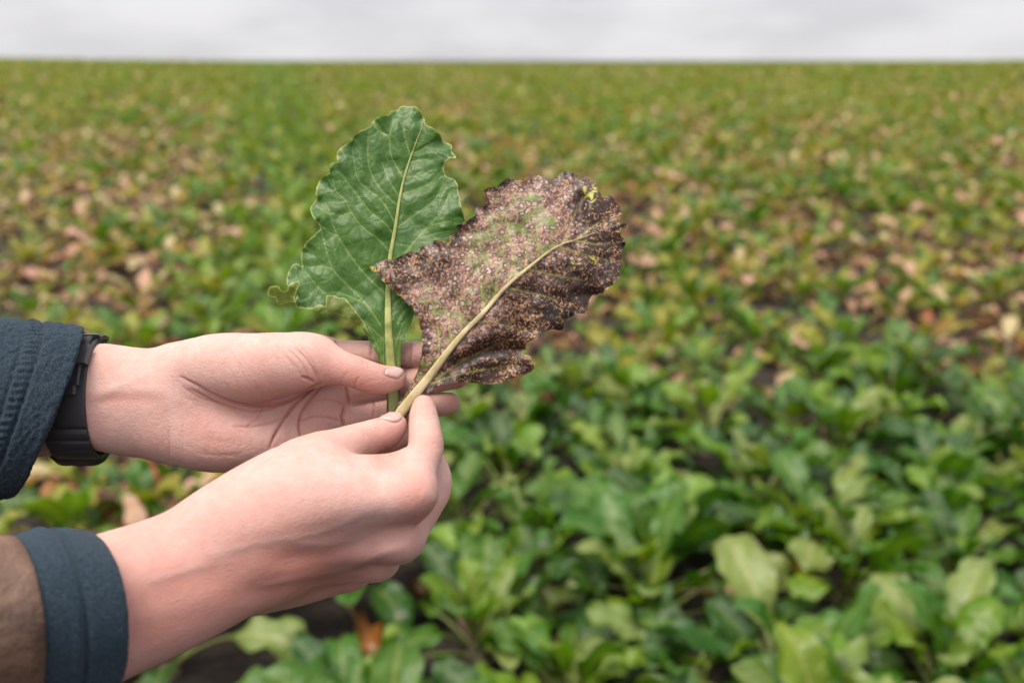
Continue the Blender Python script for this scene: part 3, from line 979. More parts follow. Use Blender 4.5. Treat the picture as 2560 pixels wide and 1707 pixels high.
def build_left():
    H = 0.66
    f = Field((-312, -92, -590), (-12, 18, -484), H)
    # forearm and wrist
    f.add(6, [(-190, 1012, 548, 36), (0, 1004, 545, 33), (140, 996, 543, 30.5), (240, 992, 541, 29.2), (344, 1006, 541, 29.6),
              (430, 1010, 541, 30.2), (500, 1006, 541, 31)], flat=0.66)
    # metacarpals
    f.add(12, [(455, 960, 542, 16), (620, 930, 541, 15), (790, 889, 539, 10.5)])
    f.add(12, [(455, 985, 543, 16), (640, 975, 544, 14), (835, 968, 540, 10.0)])
    f.add(12, [(455, 1020, 543, 16), (640, 1030, 544, 14), (835, 1042, 540, 9.8)])
    f.add(12, [(455, 1060, 543, 16), (640, 1085, 543, 13), (820, 1108, 541, 9.5)])
    f.add(6, [(800, 905, 540, 8), (815, 1100, 541, 8)])
    # hypothenar pad
    f.add(9, [(430, 1075, 541, 15), (540, 1098, 536, 17.3), (680, 1098, 536, 15), (790, 1100, 538, 10)])
    # pads under the fingers
    f.add(7, [(800, 930, 537, 8.5), (820, 975, 536, 8.8), (815, 1045, 536, 8.8), (800, 1095, 537, 8)])
    # thenar
    f.add(4.5, [(452, 935, 541, 17), (545, 918, 528, 17.8), (640, 919, 521, 18.2), (715, 909, 517, 16.2),
                (775, 903, 514, 13.6)], flat=0.9)
    fingers = [
        (5, [(760, 899, 515, 13), (800, 904, 513, 11.4), (846, 918, 511, 9.2), (885, 929, 510, 8.35), (930, 945, 511, 8.0),
             (962, 949, 513, 7.1), (985, 946, 515, 6.3)], dict(flat=0.86)),
        (7, [(770, 886, 540, 9), (868, 885, 535, 7.4), (945, 886, 534, 7.1), (1040, 886, 533, 7.0), (1130, 888, 531, 6.2), (1160, 890, 530, 5.2)], {}),
        (7, [(820, 980, 540, 8.6), (872, 976, 535, 7.4), (970, 960, 533, 7.3), (1040, 952, 532, 7.1), (1075, 950, 531, 6.8), (1125, 947, 531, 6.0), (1144, 946, 531, 5.6)], {}),
        (7, [(820, 1047, 540, 8.4), (868, 1046, 535, 7.3), (972, 1027, 533, 7.1), (1060, 1015, 532, 6.7), (1105, 1011, 531, 6.3), (1124, 1008, 531, 5.9)], {}),
        (6, [(810, 1110, 541, 8.2), (860, 1116, 537, 7.0), (950, 1102, 536, 7.2), (1030, 1090, 535, 6.8), (1056, 1086, 535, 6.0)], {}),
    ]
    f.union_fingers(fingers)
    V, Q = f.surface(2)
    N = vnormals(V, Q)
    red = np.zeros(len(V))
    far, near = (518, 999), (0, 519)
    A = (0, 999)
    lines = [
        # the fold round the ball of the thumb and the lines of the palm
        (z2((-140, 470), (0, 545), (100, 602), (300, 674), (450, 686), (600, 660), (700, 622), (790, 560), (880, 515)), 1.1, 5, *A),
        (z2((-60, 560), (80, 640), (250, 700), (420, 712), (560, 690)), 0.5, 5, *A),
        (z2((505, 985), (540, 900), (600, 790), (680, 680), (770, 590), (840, 540)), 1.1, 5, *far),
        (z2((738, 930), (718, 830), (735, 730), (790, 640), (890, 530)), 0.9, 4, *far),
        (z2((720, 790), (830, 760), (960, 775), (1035, 800)), 0.5, 4, *far),
        (z2((640, 740), (520, 800), (380, 830), (240, 830)), 0.45, 5, *far),
        (z2((450, 690), (420, 760), (330, 840)), 0.4, 4, *far),
        (z2((850, 640), (960, 640), (1050, 680)), 0.4, 4, *far),
        # finger creases
        (z2((1058, 545), (1070, 600), (1088, 662)), 1.1, 4, *far),
        (z2((1048, 690), (1028, 760), (1042, 835)), 1.1, 4, *far),
        (z2((1062, 692), (1045, 760), (1056, 835)), 0.5, 3, *far),
        (z2((1258, 650), (1264, 700), (1258, 765)), 0.7, 4, *far),
        (z2((1300, 660), (1306, 700), (1300, 760)), 0.3, 3, *far),
        (z2((980, 205), (1003, 262)), 0.9, 4, *far),
        (z2((1243, 225), (1240, 330)), 0.6, 4, *far),
        (z2((1535, 225), (1530, 380)), 0.6, 4, *far),
        # folds where the thumb leaves the palm
        (z2((690, 260), (770, 340), (825, 420), (860, 495)), 0.5, 4, *near),
        (z2((640, 270), (720, 350), (770, 430), (795, 490)), 0.4, 4, *near),
        (z2((740, 260), (810, 350), (850, 430), (875, 500)), 0.35, 4, *near),
        (z2((560, 250), (650, 350), (720, 440), (765, 490)), 0.2, 4, *near),
        (z2((745, 470), (790, 490), (830, 512)), 1.0, 5, *A),
        (z2((1020, 520), (1045, 470), (1085, 430)), 0.22, 3.5, *near),
        (z2((1120, 555), (1130, 510), (1150, 470)), 0.4, 4, *near),
        (z2((1160, 540), (1240, 500), (1330, 490)), 0.12, 5, *near),
        (z2((1090, 305), (1130, 335), (1150, 370)), 0.3, 3, *near),
        (z2((1130, 318), (1175, 345), (1190, 385)), 0.35, 3, *near),
        (z2((1175, 345), (1215, 370), (1222, 400)), 0.3, 3, *near),
        # wrist
        (z1((1225, 890), (1228, 1000), (1232, 1110)), 0.25, 4, *A),
        (z1((1330, 860), (1322, 960), (1330, 1080)), 0.15, 4, *A),
        (z1((1330, 600), (1450, 680), (1580, 720)), 0.35, 4, *A),
        (z1((1500, 970), (1640, 1010), (1760, 990)), 0.22, 26, *A),
        (z1((1440, 1080), (1600, 1100), (1750, 1080)), 0.2, 8, *A),
        (z1((640, 715), (760, 660), (880, 600), (1080, 515)), -0.4, 20, *A),
        (z1((640, 700), (860, 690), (1150, 690)), 0.35, 24, *A),
        (z1((640, 640), (860, 630), (1150, 620)), -0.35, 26, *A),
    ]
    rng = np.random.RandomState(4)
    for _ in range(34):
        x, y, a = rng.uniform(250, 1000), rng.uniform(650, 1000), rng.choice((-0.9, -0.5, 0.3, 1.2)) + rng.uniform(-0.3, 0.3)
        l = rng.uniform(40, 110)
        lines.append((z2((x, y), (x + l * math.cos(a) * 0.5, y + l * math.sin(a) * 0.5 + 4), (x + l * math.cos(a), y + l * math.sin(a))), 0.16, 2.8, *far))
    for _ in range(40):     # fine lines on the ball of the thumb and across the wrist
        if rng.rand() < 0.6:
            x, y = rng.uniform(150, 700), rng.uniform(190, 560)
            lines.append((z2((x, y), (x + 45, y + 70), (x + 75, y + 140)), 0.13, 2.6, *near))
        else:
            x, y = rng.uniform(1250, 1750), rng.uniform(520, 1080)
            lines.append((z1((x, y), (x + 30, y + 40), (x + 110, y + 55)), 0.12, 2.6, *A))
    NAIL_L = z2((1343, 455), (1350, 418), (1385, 406), (1440, 402), (1482, 404), (1486, 420), (1468, 452), (1435, 480), (1385, 474))
    lines.append(([NAIL_L[k] for k in (8, 0, 1, 2)], 0.35, 4, *near)); lines.append(([NAIL_L[k] for k in (6, 7, 8)], 0.3, 4, *near))
    off = crease(V, N, lines, red)
    off += 0.22 * vnoise(V, 1 / 14.0, 3) + 0.06 * vnoise(V, 1 / 3.0, 5)
    u, v = proj(V); D = -V[:, 2]
    def blob(x, y, r, a, lo=0, hi=999):
        nonlocal red
        red = red + a * np.exp(-((u - x) ** 2 + (v - y) ** 2) / r ** 2) * (D > lo) * (D < hi)
    blob(930, 968, 60, 0.75, 0, 519); blob(850, 925, 60, 0.45, 0, 519); blob(1005, 950, 30, 0.5, 0, 520)
    blob(1135, 1005, 45, 0.4); blob(1150, 955, 40, 0.45); blob(820, 1000, 70, 0.25); blob(620, 985, 70, 0.28)
    blob(520, 1085, 70, 0.3); blob(760, 1060, 90, 0.25); blob(1000, 950, 120, 0.25, 520, 999); blob(700, 960, 60, 0.2)
    dv, _ = seg_dist(np.stack((u, v), 1), z1((640, 715), (760, 660), (880, 600), (1080, 515)))
    vein = np.exp(-(dv / 7) ** 2)
    V = V + N * off[:, None]
    bvh = BVHTree.FromPolygons([tuple(p) for p in V], [tuple(q) for q in Q])
    arm = world_part('forearm_and_hand', V, Q, [M_SKIN], PERSON, attrs={'redness': np.clip(red, 0, 1), 'vein': vein})
    arm['label'] = 'open palm with the thumb laid over a green leaf stalk'
    nail_part('thumbnail', z2((1343, 455), (1350, 418), (1385, 406), (1440, 402), (1482, 404), (1486, 420), (1468, 452), (1435, 480), (1385, 474)),
              bvh, PERSON, arm, z2((1484, 402), (1488, 420), (1466, 455), (1432, 483)))
    return arm

def build_right():
    H = 0.8
    f = Field((-216, -176, -560), (-20, -20, -395), H)
    tilt = (0.10, 0.35, 1.0)     # the back of the hand turns away towards the little finger
    f.add(8, [(60, 1590, 415, 34), (200, 1540, 422, 32.5), (290, 1508, 431, 31.4), (422, 1457, 442, 30.6), (560, 1392, 453, 29.4), (640, 1362, 460, 29.5)],
          flat=0.72, axis=tilt)
    f.add(14, [(560, 1330, 452, 16), (700, 1285, 455, 15.5), (860, 1252, 457, 13.5), (1020, 1243, 462, 10.5)])
    f.add(14, [(580, 1380, 458, 16), (800, 1345, 463, 14), (998, 1348, 471, 10.0)])
    f.add(12, [(590, 1420, 466, 16), (760, 1400, 474, 13), (945, 1398, 484, 9.5)])
    f.add(12, [(570, 1440, 466, 16), (660, 1450, 476, 15), (760, 1443, 488, 13.0), (880, 1424, 498, 9.0)])
    # first web between thumb and index bones
    f.add(16, [(640, 1290, 458, 15), (770, 1214, 462, 14.5), (875, 1196, 468, 10), (925, 1194, 471, 7)])
    f.add(14, [(560, 1324, 456, 14), (655, 1236, 464, 13.8), (740, 1174, 472, 13), (800, 1148, 478, 12)])
    f.add(6, [(925, 1186, 467, 8.4), (960, 1176, 470, 7.6), (1015, 1166, 474, 7.4)])
    # palm fill behind
    f.add(12, [(700, 1340, 480, 16), (860, 1330, 490, 14)])
    fingers = [
        (5, [(760, 1165, 475, 12.6), (815, 1140, 480, 11.8), (868, 1118, 487, 10.6), (915, 1099, 494, 9.2), (962, 1082, 500, 8.5), (983, 1064, 503, 7.1)], {}),
        (8, [(1010, 1242, 462, 10.4), (1040, 1230, 463, 9.6), (1046, 1180, 474, 8.9), (1064, 1118, 490, 8.8), (1062, 1080, 499, 8.2), (1058, 1042, 507, 7.3), (1060, 1013, 511, 5.6)], {}),
        (7, [(995, 1346, 471, 10.0), (1012, 1338, 475, 9.6), (1058, 1272, 492, 8.6), (1089, 1214, 508, 8.5), (1080, 1160, 516, 7.6), (1050, 1105, 520, 6.6)], {}),
        (7, [(935, 1396, 485, 9.4), (946, 1393, 487, 9.0), (1000, 1340, 505, 8.0), (1035, 1280, 522, 7.8), (1030, 1215, 526, 7.0), (1000, 1165, 526, 6.2)], {}),
        (6, [(878, 1424, 498, 9.0), (888, 1418, 501, 8.6), (925, 1370, 518, 7.2), (960, 1320, 532, 6.8), (950, 1260, 534, 6.0), (935, 1215, 532, 5.4)], {}),
    ]
    f.union_fingers(fingers)
    V, Q = f.surface(2)
    N = vnormals(V, Q)
    red = np.zeros(len(V))
    A = (0, 999)
    def z5(*p): return [(300 + x / 2.5833, 1100 + y / 2.5833) for x, y in p]
    lines = [
        (z4((1290, 320), (1320, 345), (1345, 350)), 0.3, 3, *A),
        (z4((1270, 340), (1300, 362), (1340, 366)), 0.25, 3, *A),
        (z4((1290, 300), (1330, 318), (1360, 318)), 0.2, 3, *A),
        (z4((1345, 480), (1350, 500), (1345, 520)), 0.4, 3, *A),
        (z4((1280, 552), (1340, 536), (1430, 525)), 0.9, 5, *A),
        # tendons and hollows of the back of the hand
        (z5((900, 950), (1200, 890), (1450, 845), (1650, 745), (1850, 680)), -0.6, 11, *A),
        (z5((700, 990), (1000, 975), (1250, 920), (1500, 880), (1800, 790)), 1.3, 30, *A),
        (z5((1000, 780), (1350, 745), (1600, 650), (1850, 570), (2020, 490)), 1.9, 27, *A),
        (z5((800, 830), (1200, 810), (1500, 770), (1750, 690)), -0.5, 30, *A),
        (z5((700, 640), (1000, 560), (1400, 480), (1900, 370)), -0.7, 36, *A),
        (z5((100, 900), (420, 820), (700, 700)), -0.5, 34, *A),
        (z5((100, 1040), (460, 920), (700, 870), (900, 850)), 0.5, 40, *A),
        (z5((0, 1300), (350, 1190), (700, 1090)), 0.5, 36, *A),
        (z5((2050, 300), (2090, 320), (2110, 360)), 0.25, 6, *A),
        (z4((1530, 250), (1620, 262), (1725, 248)), 0.22, 4, *A),
        (z4((1525, 275), (1620, 288), (1735, 275)), 0.18, 4, *A),
        (z4((1600, 440), (1690, 462), (1770, 445)), 0.25, 5, *A),
        (z4((1640, 470), (1710, 492), (1775, 478)), 0.22, 5, *A),
        (z4((1660, 410), (1720, 425), (1770, 415)), 0.18, 4, *A),
        (z4((1180, 380), (1240, 430), (1280, 490)), 0.18, 5, *A),
        (z4((1600, 820), (1660, 850), (1690, 900)), -0.5, 18, *A),
    ]
    NAIL_R = z4((1282, 290), (1305, 268), (1345, 246), (1395, 230), (1440, 236), (1466, 256), (1468, 272), (1440, 300), (1400, 306), (1350, 290), (1312, 282))
    lines.append(([NAIL_R[k] for k in (7, 8, 9, 10, 0)], 0.4, 3, *A))
    off = crease(V, N, lines, red, 1.0)
    red *= 0.3
    off += 0.25 * vnoise(V, 1 / 15.0, 8) + 0.05 * vnoise(V, 1 / 3.0, 9)
    u, v = proj(V); D = -V[:, 2]
    def blob(x, y, r, a, lo=0, hi=999):
        nonlocal red
        red = red + a * np.exp(-((u - x) ** 2 + (v - y) ** 2) / r ** 2) * (D > lo) * (D < hi)
    blob(960, 1110, 45, 0.6); blob(990, 1075, 30, 0.35); blob(1045, 1250, 55, 0.6); blob(1090, 1110, 35, 0.35); blob(1062, 1010, 30, 0.35); blob(640, 1390, 120, 0.28); blob(470, 1440, 150, 0.28)
    blob(320, 1560, 190, 0.3); blob(440, 1580, 190, 0.28); blob(700, 1470, 140, 0.3); blob(760, 1370, 110, 0.35); blob(1120, 1215, 25, 0.2); blob(1040, 1375, 45, 0.2)  # low forearm blobs also paint the warm reddish shade into the skin
    blob(830, 1450, 120, 0.4)
    vein = np.zeros(len(V))
    for ln in (z5((560, 760), (800, 690), (1050, 640), (1300, 590), (1560, 480), (1700, 420)), z5((1050, 640), (1250, 680), (1500, 660), (1650, 600)), z5((150, 930), (400, 850), (620, 790))):
        dv, t = seg_dist(np.stack((u, v), 1), catmull(ln, 5))
        w = np.exp(-(dv / 10) ** 2) * np.clip(np.minimum(t, 1 - t) * 6, 0, 1) * (N[:, 2] > 0)
        vein = np.maximum(vein, w * 0.8); off += 0.28 * w
    V = V + N * off[:, None]
    bvh = BVHTree.FromPolygons([tuple(p) for p in V], [tuple(q) for q in Q])
    arm = world_part('forearm_and_hand', V, Q, [M_SKIN], PERSON, attrs={'redness': np.clip(red, 0, 1), 'vein': vein})
    arm['label'] = 'hand seen from its back, pinching the stalk of the brown leaf'
    nail_part('thumbnail', z4((1282, 290), (1305, 268), (1345, 246), (1395, 230), (1440, 236), (1466, 256), (1468, 272), (1440, 300), (1400, 306), (1350, 290), (1312, 282)),
              bvh, PERSON, arm, z4((1392, 226), (1440, 232), (1470, 256), (1474, 280)))
    return arm
ARM_L = build_left()
ARM_R = build_right()
# ------------------------------------------------------------------ sleeves
def ring_pts(c, A, B, Bd, K):
    ph = np.linspace(0, 2 * math.pi, K, endpoint=False)
    return locs(c[0] + A[0] * np.cos(ph) + B[0] * np.sin(ph), c[1] + A[1] * np.cos(ph) + B[1] * np.sin(ph), c[2] - Bd * np.sin(ph))

def loft(rings, cap_last=True, cap_first=False):
    K = len(rings[0])
    V = np.concatenate(rings)
    F = []
    for i in range(len(rings) - 1):
        for j in range(K):
            a, b = i * K + j, i * K + (j + 1) % K
            F.append((a, b, b + K, a + K))
    if cap_last:
        V = np.vstack((V, rings[-1].mean(0))); n = len(V) - 1; o = (len(rings) - 1) * K
        F += [(o + j, o + (j + 1) % K, n) for j in range(K)]
    if cap_first:
        V = np.vstack((V, rings[0].mean(0))); n = len(V) - 1
        F += [((j + 1) % K, j, n) for j in range(K)]
    return V, F

def grid_normals(V, R, K):
    G = V[:R * K].reshape(R, K, 3)
    du = np.gradient(G, axis=0); dv = np.roll(G, -1, 1) - np.roll(G, 1, 1)
    n = np.cross(du, dv); n /= np.maximum(np.linalg.norm(n, axis=2), 1e-9)[..., None]
    out = G - G.mean(1, keepdims=True)
    s = np.sign((n * out).sum(2).mean(1)); s[s == 0] = 1
    return (n * s[:, None, None]).reshape(-1, 3)

def sleeve_left():
    K = 300
    prof = [(60, 0.86), (30, 0.88), (12, 0.90), (3, 0.925), (-1, 0.955), (0, 0.975), (3, 0.99), (8, 0.998)]
    ss = [p[0] for p in prof] + list(np.arange(12, 190, 3.0)) + list(np.arange(190, 330, 8.0)) + [380, 440, 520, 620, 760, 900, 1100, 1350, 1600]
    kk = [p[1] for p in prof] + [float(np.interp(s, [12, 95, 130, 200, 400, 900, 1600], [1.0, 1.012, 1.012, 1.03, 1.09, 1.2, 1.3])) for s in ss[len(prof):]]
    rings = []
    for s, k in zip(ss, kk):
        ta = max(0.45, 1 - s / 700)
        rings.append(ring_pts((122 - s, 1031 + s * 0.0, 541 + s * 0.02), (80 * k * ta, -(208 + min(s, 90) * 0.14) * k), (36 * k * ta, -46 * k), 34 * k, K))
    R = len(rings)
    V, F = loft(rings)
    N = grid_normals(V, R, K)
    S = np.repeat(ss, K); ph = np.tile(np.linspace(0, 2 * math.pi, K, endpoint=False), R)
    outer = np.repeat(np.arange(R) >= 4, K)
    off = 1.3 * vnoise(V[:R * K], 1 / 26.0, 2) + 0.5 * vnoise(V[:R * K], 1 / 2.0, 6) + 0.35 * vnoise(V[:R * K], 1 / 1.1, 7)
    band = np.exp(-((S - 112) / 14) ** 2)
    off += outer * (-1.5 * np.exp(-((S - 92) / 6) ** 2) - 0.9 * np.exp(-((S - 134) / 6) ** 2) + 0.55 * band * np.sin(ph * 75))
    off += outer * 1.0 * np.sin(ph * 3 + S * 0.01) * np.clip(S / 80, 0, 1)
    V[:R * K] += N * off[:, None]
    o = world_part('sleeve', V, F, [M_FLEECE], PERSON)
    o['label'] = 'slate blue fleece sleeve pulled back above the watch'
    return o

def sleeve_right():
    K = 220
    def ring(s, k, kz=1.0):
        return ring_pts((232 - s, 1556 + s * 0.16, 428 - s * 0.085), (-14 * k, -(228 + 26 * math.sin(min(s, 200) / 200 * math.pi * 0.8)) * k), (92 * k * max(0.6, 1 - s / 1500), -12 * k), 35 * k * kz, K)
    prof = [(70, 0.86), (30, 0.87), (10, 0.885), (3, 0.91), (-1, 0.945), (0, 0.97), (4, 0.988), (10, 0.998)]
    ss = [p[0] for p in prof] + list(np.arange(16, 250, 5.0))
    kk = [p[1] for p in prof] + [float(np.interp(s, [16, 190, 250], [1.0, 1.0, 0.985])) for s in ss[len(prof):]]
    rings = [ring(s, k) for s, k in zip(ss, kk)]
    R = len(rings)
    V, F = loft(rings, cap_last=False)
    N = grid_normals(V, R, K)
    S = np.repeat(ss, K); outer = np.repeat(np.arange(R) >= 4, K)
    off = 0.7 * vnoise(V, 1 / 30.0, 12) + 0.2 * vnoise(V, 1 / 2.0, 13)
    off += outer * (-1.7 * np.exp(-((S - 100) / 7) ** 2) + 0.8 * np.exp(-((S - 122) / 10) ** 2))
    V += N * off[:, None]
    cuff_v, cuff_f = V, F
    ss = [226, 208, 202, 200, 202, 208] + list(np.arange(216, 420, 8.0)) + [460, 520, 600, 720, 860, 1050, 1300, 1550]
    kk = [0.99, 1.0, 1.008, 1.022, 1.036, 1.042] + [float(np.interp(s, [204, 420, 900, 1550], [1.045, 1.09, 1.2, 1.4])) for s in ss[6:]]
    rings = [ring(s, k) for s, k in zip(ss, kk)]
    R = len(rings)
    V, F = loft(rings)
    N = grid_normals(V, R, K)
    S = np.repeat(ss, K)
    off = (2.0 * vnoise(V[:R * K], 1 / 22.0, 21) + 0.8 * vnoise(V[:R * K], 1 / 9.0, 22)) * np.clip((S - 202) / 30, 0.1, 1)
    V[:R * K] += N * off[:, None]
    shell = world_part('sleeve', V, F, [M_SHELL], PERSON)
    shell['label'] = 'brown jacket sleeve with a slate blue cuff'
    world_part('cuff', cuff_v, cuff_f, [M_FLEECE], PERSON, shell)['label'] = 'slate blue fleece cuff'
sleeve_left()
sleeve_right()

# ------------------------------------------------------------------ wristwatch
def build_watch():
    X0 = -235.0
    cy, cz = float(loc_mm(240, 996, 543)[1]), -543.0
    root = empty('wristwatch', tuple(to_world(np.array((X0, cy, cz)))))
    tag(root, 'black rubber strapped wristwatch worn between fleece sleeve and bare wrist', 'watch')
    a, b = 30.6, 21.0
    def arc(name, p0, p1, x0, x1, r0, r1, mat, parent=None, n=40, bev=0.5, rib=None):
        """a solid piece of band from angle p0 to p1 (degrees from the top, towards the viewer)"""
        ph = np.radians(np.linspace(p0, p1, n))
        prof = [(x0, r0), (x0, r1 - bev), (x0 + bev, r1), (x1 - bev, r1), (x1, r1 - bev), (x1, r0)]
        rings = []
        for p in ph:
            ex = rib(math.degrees(p)) if rib else 0.0
            rings.append(np.array([(X0 + x, cy + (a + r + (ex if r > r0 else 0)) * math.cos(p), cz + (b + r + (ex if r > r0 else 0)) * math.sin(p)) for x, r in prof]))
        full = abs(p1 - p0) >= 359.9
        V, F = loft(rings[:-1] if full else rings, cap_last=not full, cap_first=not full)
        if full:
            K = len(prof); m = n - 1
            F += [((m - 1) * K + j, (m - 1) * K + (j + 1) % K, (j + 1) % K, j) for j in range(K)]
        o = world_part(name, V, F, [mat], root, parent, smooth=False)
        bm = bmesh.new(); bm.from_mesh(o.data); bmesh.ops.recalc_face_normals(bm, faces=bm.faces); bm.to_mesh(o.data); bm.free()
        return o
    ribs = lambda p: sum(-0.9 * math.exp(-((p - q) / 2.2) ** 2) for q in (118, 131, 146))
    strap = arc('strap', 0, 360, -11.5, 11.5, 0.1, 2.4, M_RUBBER, n=181, rib=ribs)
    arc('strap_tail', 6, 76, -9.2, 9.2, 2.45, 4.6, M_RUBBER, n=40, bev=0.9)
    arc('keeper_loop', 36, 57, -12.6, 12.6, 2.4, 6.2, M_LOOP, n=16, bev=1.2)
    arc('tail_tip', 76, 84, -7.6, 7.6, 2.45, 4.3, M_RUBBER, n=8, bev=1.2)
    # buckle: four bars round the turn of the strap and a tongue
    bk = arc('buckle', 8, 13, -12.4, 12.4, 3.0, 5.2, M_METAL, n=5, bev=0.7)
    arc('buckle_bar', -14, 13, 11.0, 12.8, 1.6, 4.4, M_METAL, bk, n=12, bev=0.6)
    arc('buckle_bar', -14, 13, -12.8, -11.0, 1.6, 4.4, M_METAL, bk, n=12, bev=0.6)
    arc('buckle_bar', -14, -10, -12.4, 12.4, 2.0, 4.2, M_METAL, bk, n=5, bev=0.6)
    arc('tongue', -10, 24, -1.2, 1.2, 4.7, 6.0, M_METAL, bk, n=12, bev=0.4)
    # case on the back of the wrist
    p = math.radians(180 + 50)
    nrm = np.array((0, math.cos(p) * b, math.sin(p) * a)); nrm /= np.linalg.norm(nrm)
    tan = np.cross(nrm, (1, 0, 0))
    cc = np.array((X0 - 9.0, cy + a * math.cos(p), cz + b * math.sin(p))) + nrm * 2.5
    def disc(name, rad, h0, h1, mat, parent=None, bev=1.5, sq=0.0):
        K = 48
        rings = []
        for r, h in ((rad - bev, h0), (rad, h0 + bev), (rad, h1 - bev), (rad - bev, h1)):
            t = np.linspace(0, 2 * math.pi, K, endpoint=False)
            rr = r * (1 + sq * (np.cos(4 * t) * -0.5))
            rings.append(cc + np.outer(rr * np.cos(t), (1, 0, 0)) + np.outer(rr * np.sin(t), tan) + nrm * h)
        V, F = loft(rings, cap_last=True, cap_first=True)
        o = world_part(name, V, F, [mat], root, parent, smooth=False)
        bm = bmesh.new(); bm.from_mesh(o.data); bmesh.ops.recalc_face_normals(bm, faces=bm.faces); bm.to_mesh(o.data); bm.free()
        return o
    case = disc('case', 17.5, 0.0, 9.5, M_RUBBER, sq=0.22)
    disc('bezel', 15.5, 9.5, 11.0, M_METAL, case, bev=0.5)
    disc('dial', 13.5, 10.6, 11.3, M_GLASS, case, bev=0.2)
    for ang in (0.5, -0.5):
        q = cc + np.array((1, 0, 0)) * 17.0 * math.cos(ang) + tan * 17.0 * math.sin(ang) + nrm * 5.5
        rings = []
        for i, (x, r) in enumerate(((-1, 1.8), (2.0, 1.8), (2.6, 1.3))):
            t = np.linspace(0, 2 * math.pi, 14, endpoint=False)
            rings.append(q + np.array((x, 0, 0)) + np.outer(r * np.cos(t), tan) + np.outer(r * np.sin(t), nrm))
        V, F = loft(rings, cap_last=True)
        world_part('push_button', V, F, [M_METAL], root, case)
build_watch()

# ------------------------------------------------------------------ the two leaves held up
def zl(*p): return [(640 + x / 2.7036, 240 + y / 2.7036) for x, y in p]
def zd(*p): return [(900 + x / 2.3757, 400 + y / 2.3757) for x, y in p]

def cdt_fill(loop, extra, step, rng):
    lo, hi = loop.min(0), loop.max(0)
    g = np.stack(np.meshgrid(np.arange(lo[0], hi[0], step), np.arange(lo[1], hi[1], step)), -1).reshape(-1, 2)
    g = g + rng.uniform(-0.25, 0.25, g.shape) * step
    pts = [Vector(p) for p in np.vstack([loop] + ([extra] if extra is not None else []) + [g])]
    n = len(loop)
    v, e, f, _, _, _ = geometry.delaunay_2d_cdt(pts, [(i, (i + 1) % n) for i in range(n)], [], 1, 1e-3)
    return np.array([tuple(p) for p in v]), [tuple(x) for x in f]

def vein_points(lines):
    out = []
    for v in lines:
        q = resample(v, 3.4)
        t = np.gradient(q, axis=0); t /= np.maximum(np.linalg.norm(t, axis=1), 1e-6)[:, None]
        n = np.stack((t[:, 1], -t[:, 0]), 1)
        out += [q, q + n * 2.0, q - n * 2.0]
    return np.vstack(out)

def face_cam(V, F):
    V = np.asarray(V)
    return [f if (np.cross(V[f[1]] - V[f[0]], V[f[2]] - V[f[0]]) @ -V[f[0]]) > 0 else f[::-1] for f in F]

def stalk_part(name, pts, depth, root, parent, mat, flat=0.75, groove=0.25, ext=None):
    """tapered ribbed stalk along pixel polyline pts (u, v, half width px)"""
    p = catmull(pts, 8)
    d = depth(p[:, :2])
    C = locs(p[:, 0], p[:, 1], d)
    K = 16
    rings = []
    T = np.gradient(C, axis=0); T /= np.linalg.norm(T, axis=1)[:, None]
    for i in range(len(C)):
        z = -C[i] / np.linalg.norm(C[i])
        s = np.cross(T[i], z); s /= np.linalg.norm(s)
        n = np.cross(s, T[i])
        r = p[i, 2] * d[i] / FPX
        th = np.linspace(0, 2 * math.pi, K, endpoint=False)
        rr = r * (1 + groove * 0.12 * np.cos(5 * th) - groove * 0.5 * np.exp(-((th - math.pi / 2) / 0.35) ** 2))
        rings.append(C[i] + np.outer(rr * np.cos(th), s) + np.outer(rr * flat * np.sin(th), n))
    V, F = loft(rings, True, True)
    ar = np.concatenate((np.tile(np.abs(np.linspace(-1, 1, K, endpoint=False)), len(rings)), (0, 0)))
    al = np.concatenate((np.repeat(np.linspace(0, 6, len(rings)), K), (6, 0)))
    o = world_part(name, V, F, [mat], root, parent, attrs={'around': ar * 2, 'along': al})
    bm = bmesh.new(); bm.from_mesh(o.data); bmesh.ops.recalc_face_normals(bm, faces=bm.faces); bm.to_mesh(o.data); bm.free()
    return o

def signed_side(P, line):
    """signed distance to a polyline (positive on its right as it runs)"""
    a = np.asarray(line, float)
    best = np.full(len(P), 1e9); sg = np.zeros(len(P))
    for i in range(len(a) - 1):
        d = a[i + 1] - a[i]; q = P - a[i]
        t = np.clip((q @ d) / (d @ d), 0, 1)
        dd = np.linalg.norm(q - t[:, None] * d, axis=1)
        m = dd < best
        best[m] = dd[m]; sg[m] = np.sign(d[0] * q[m, 1] - d[1] * q[m, 0])
    return best * sg

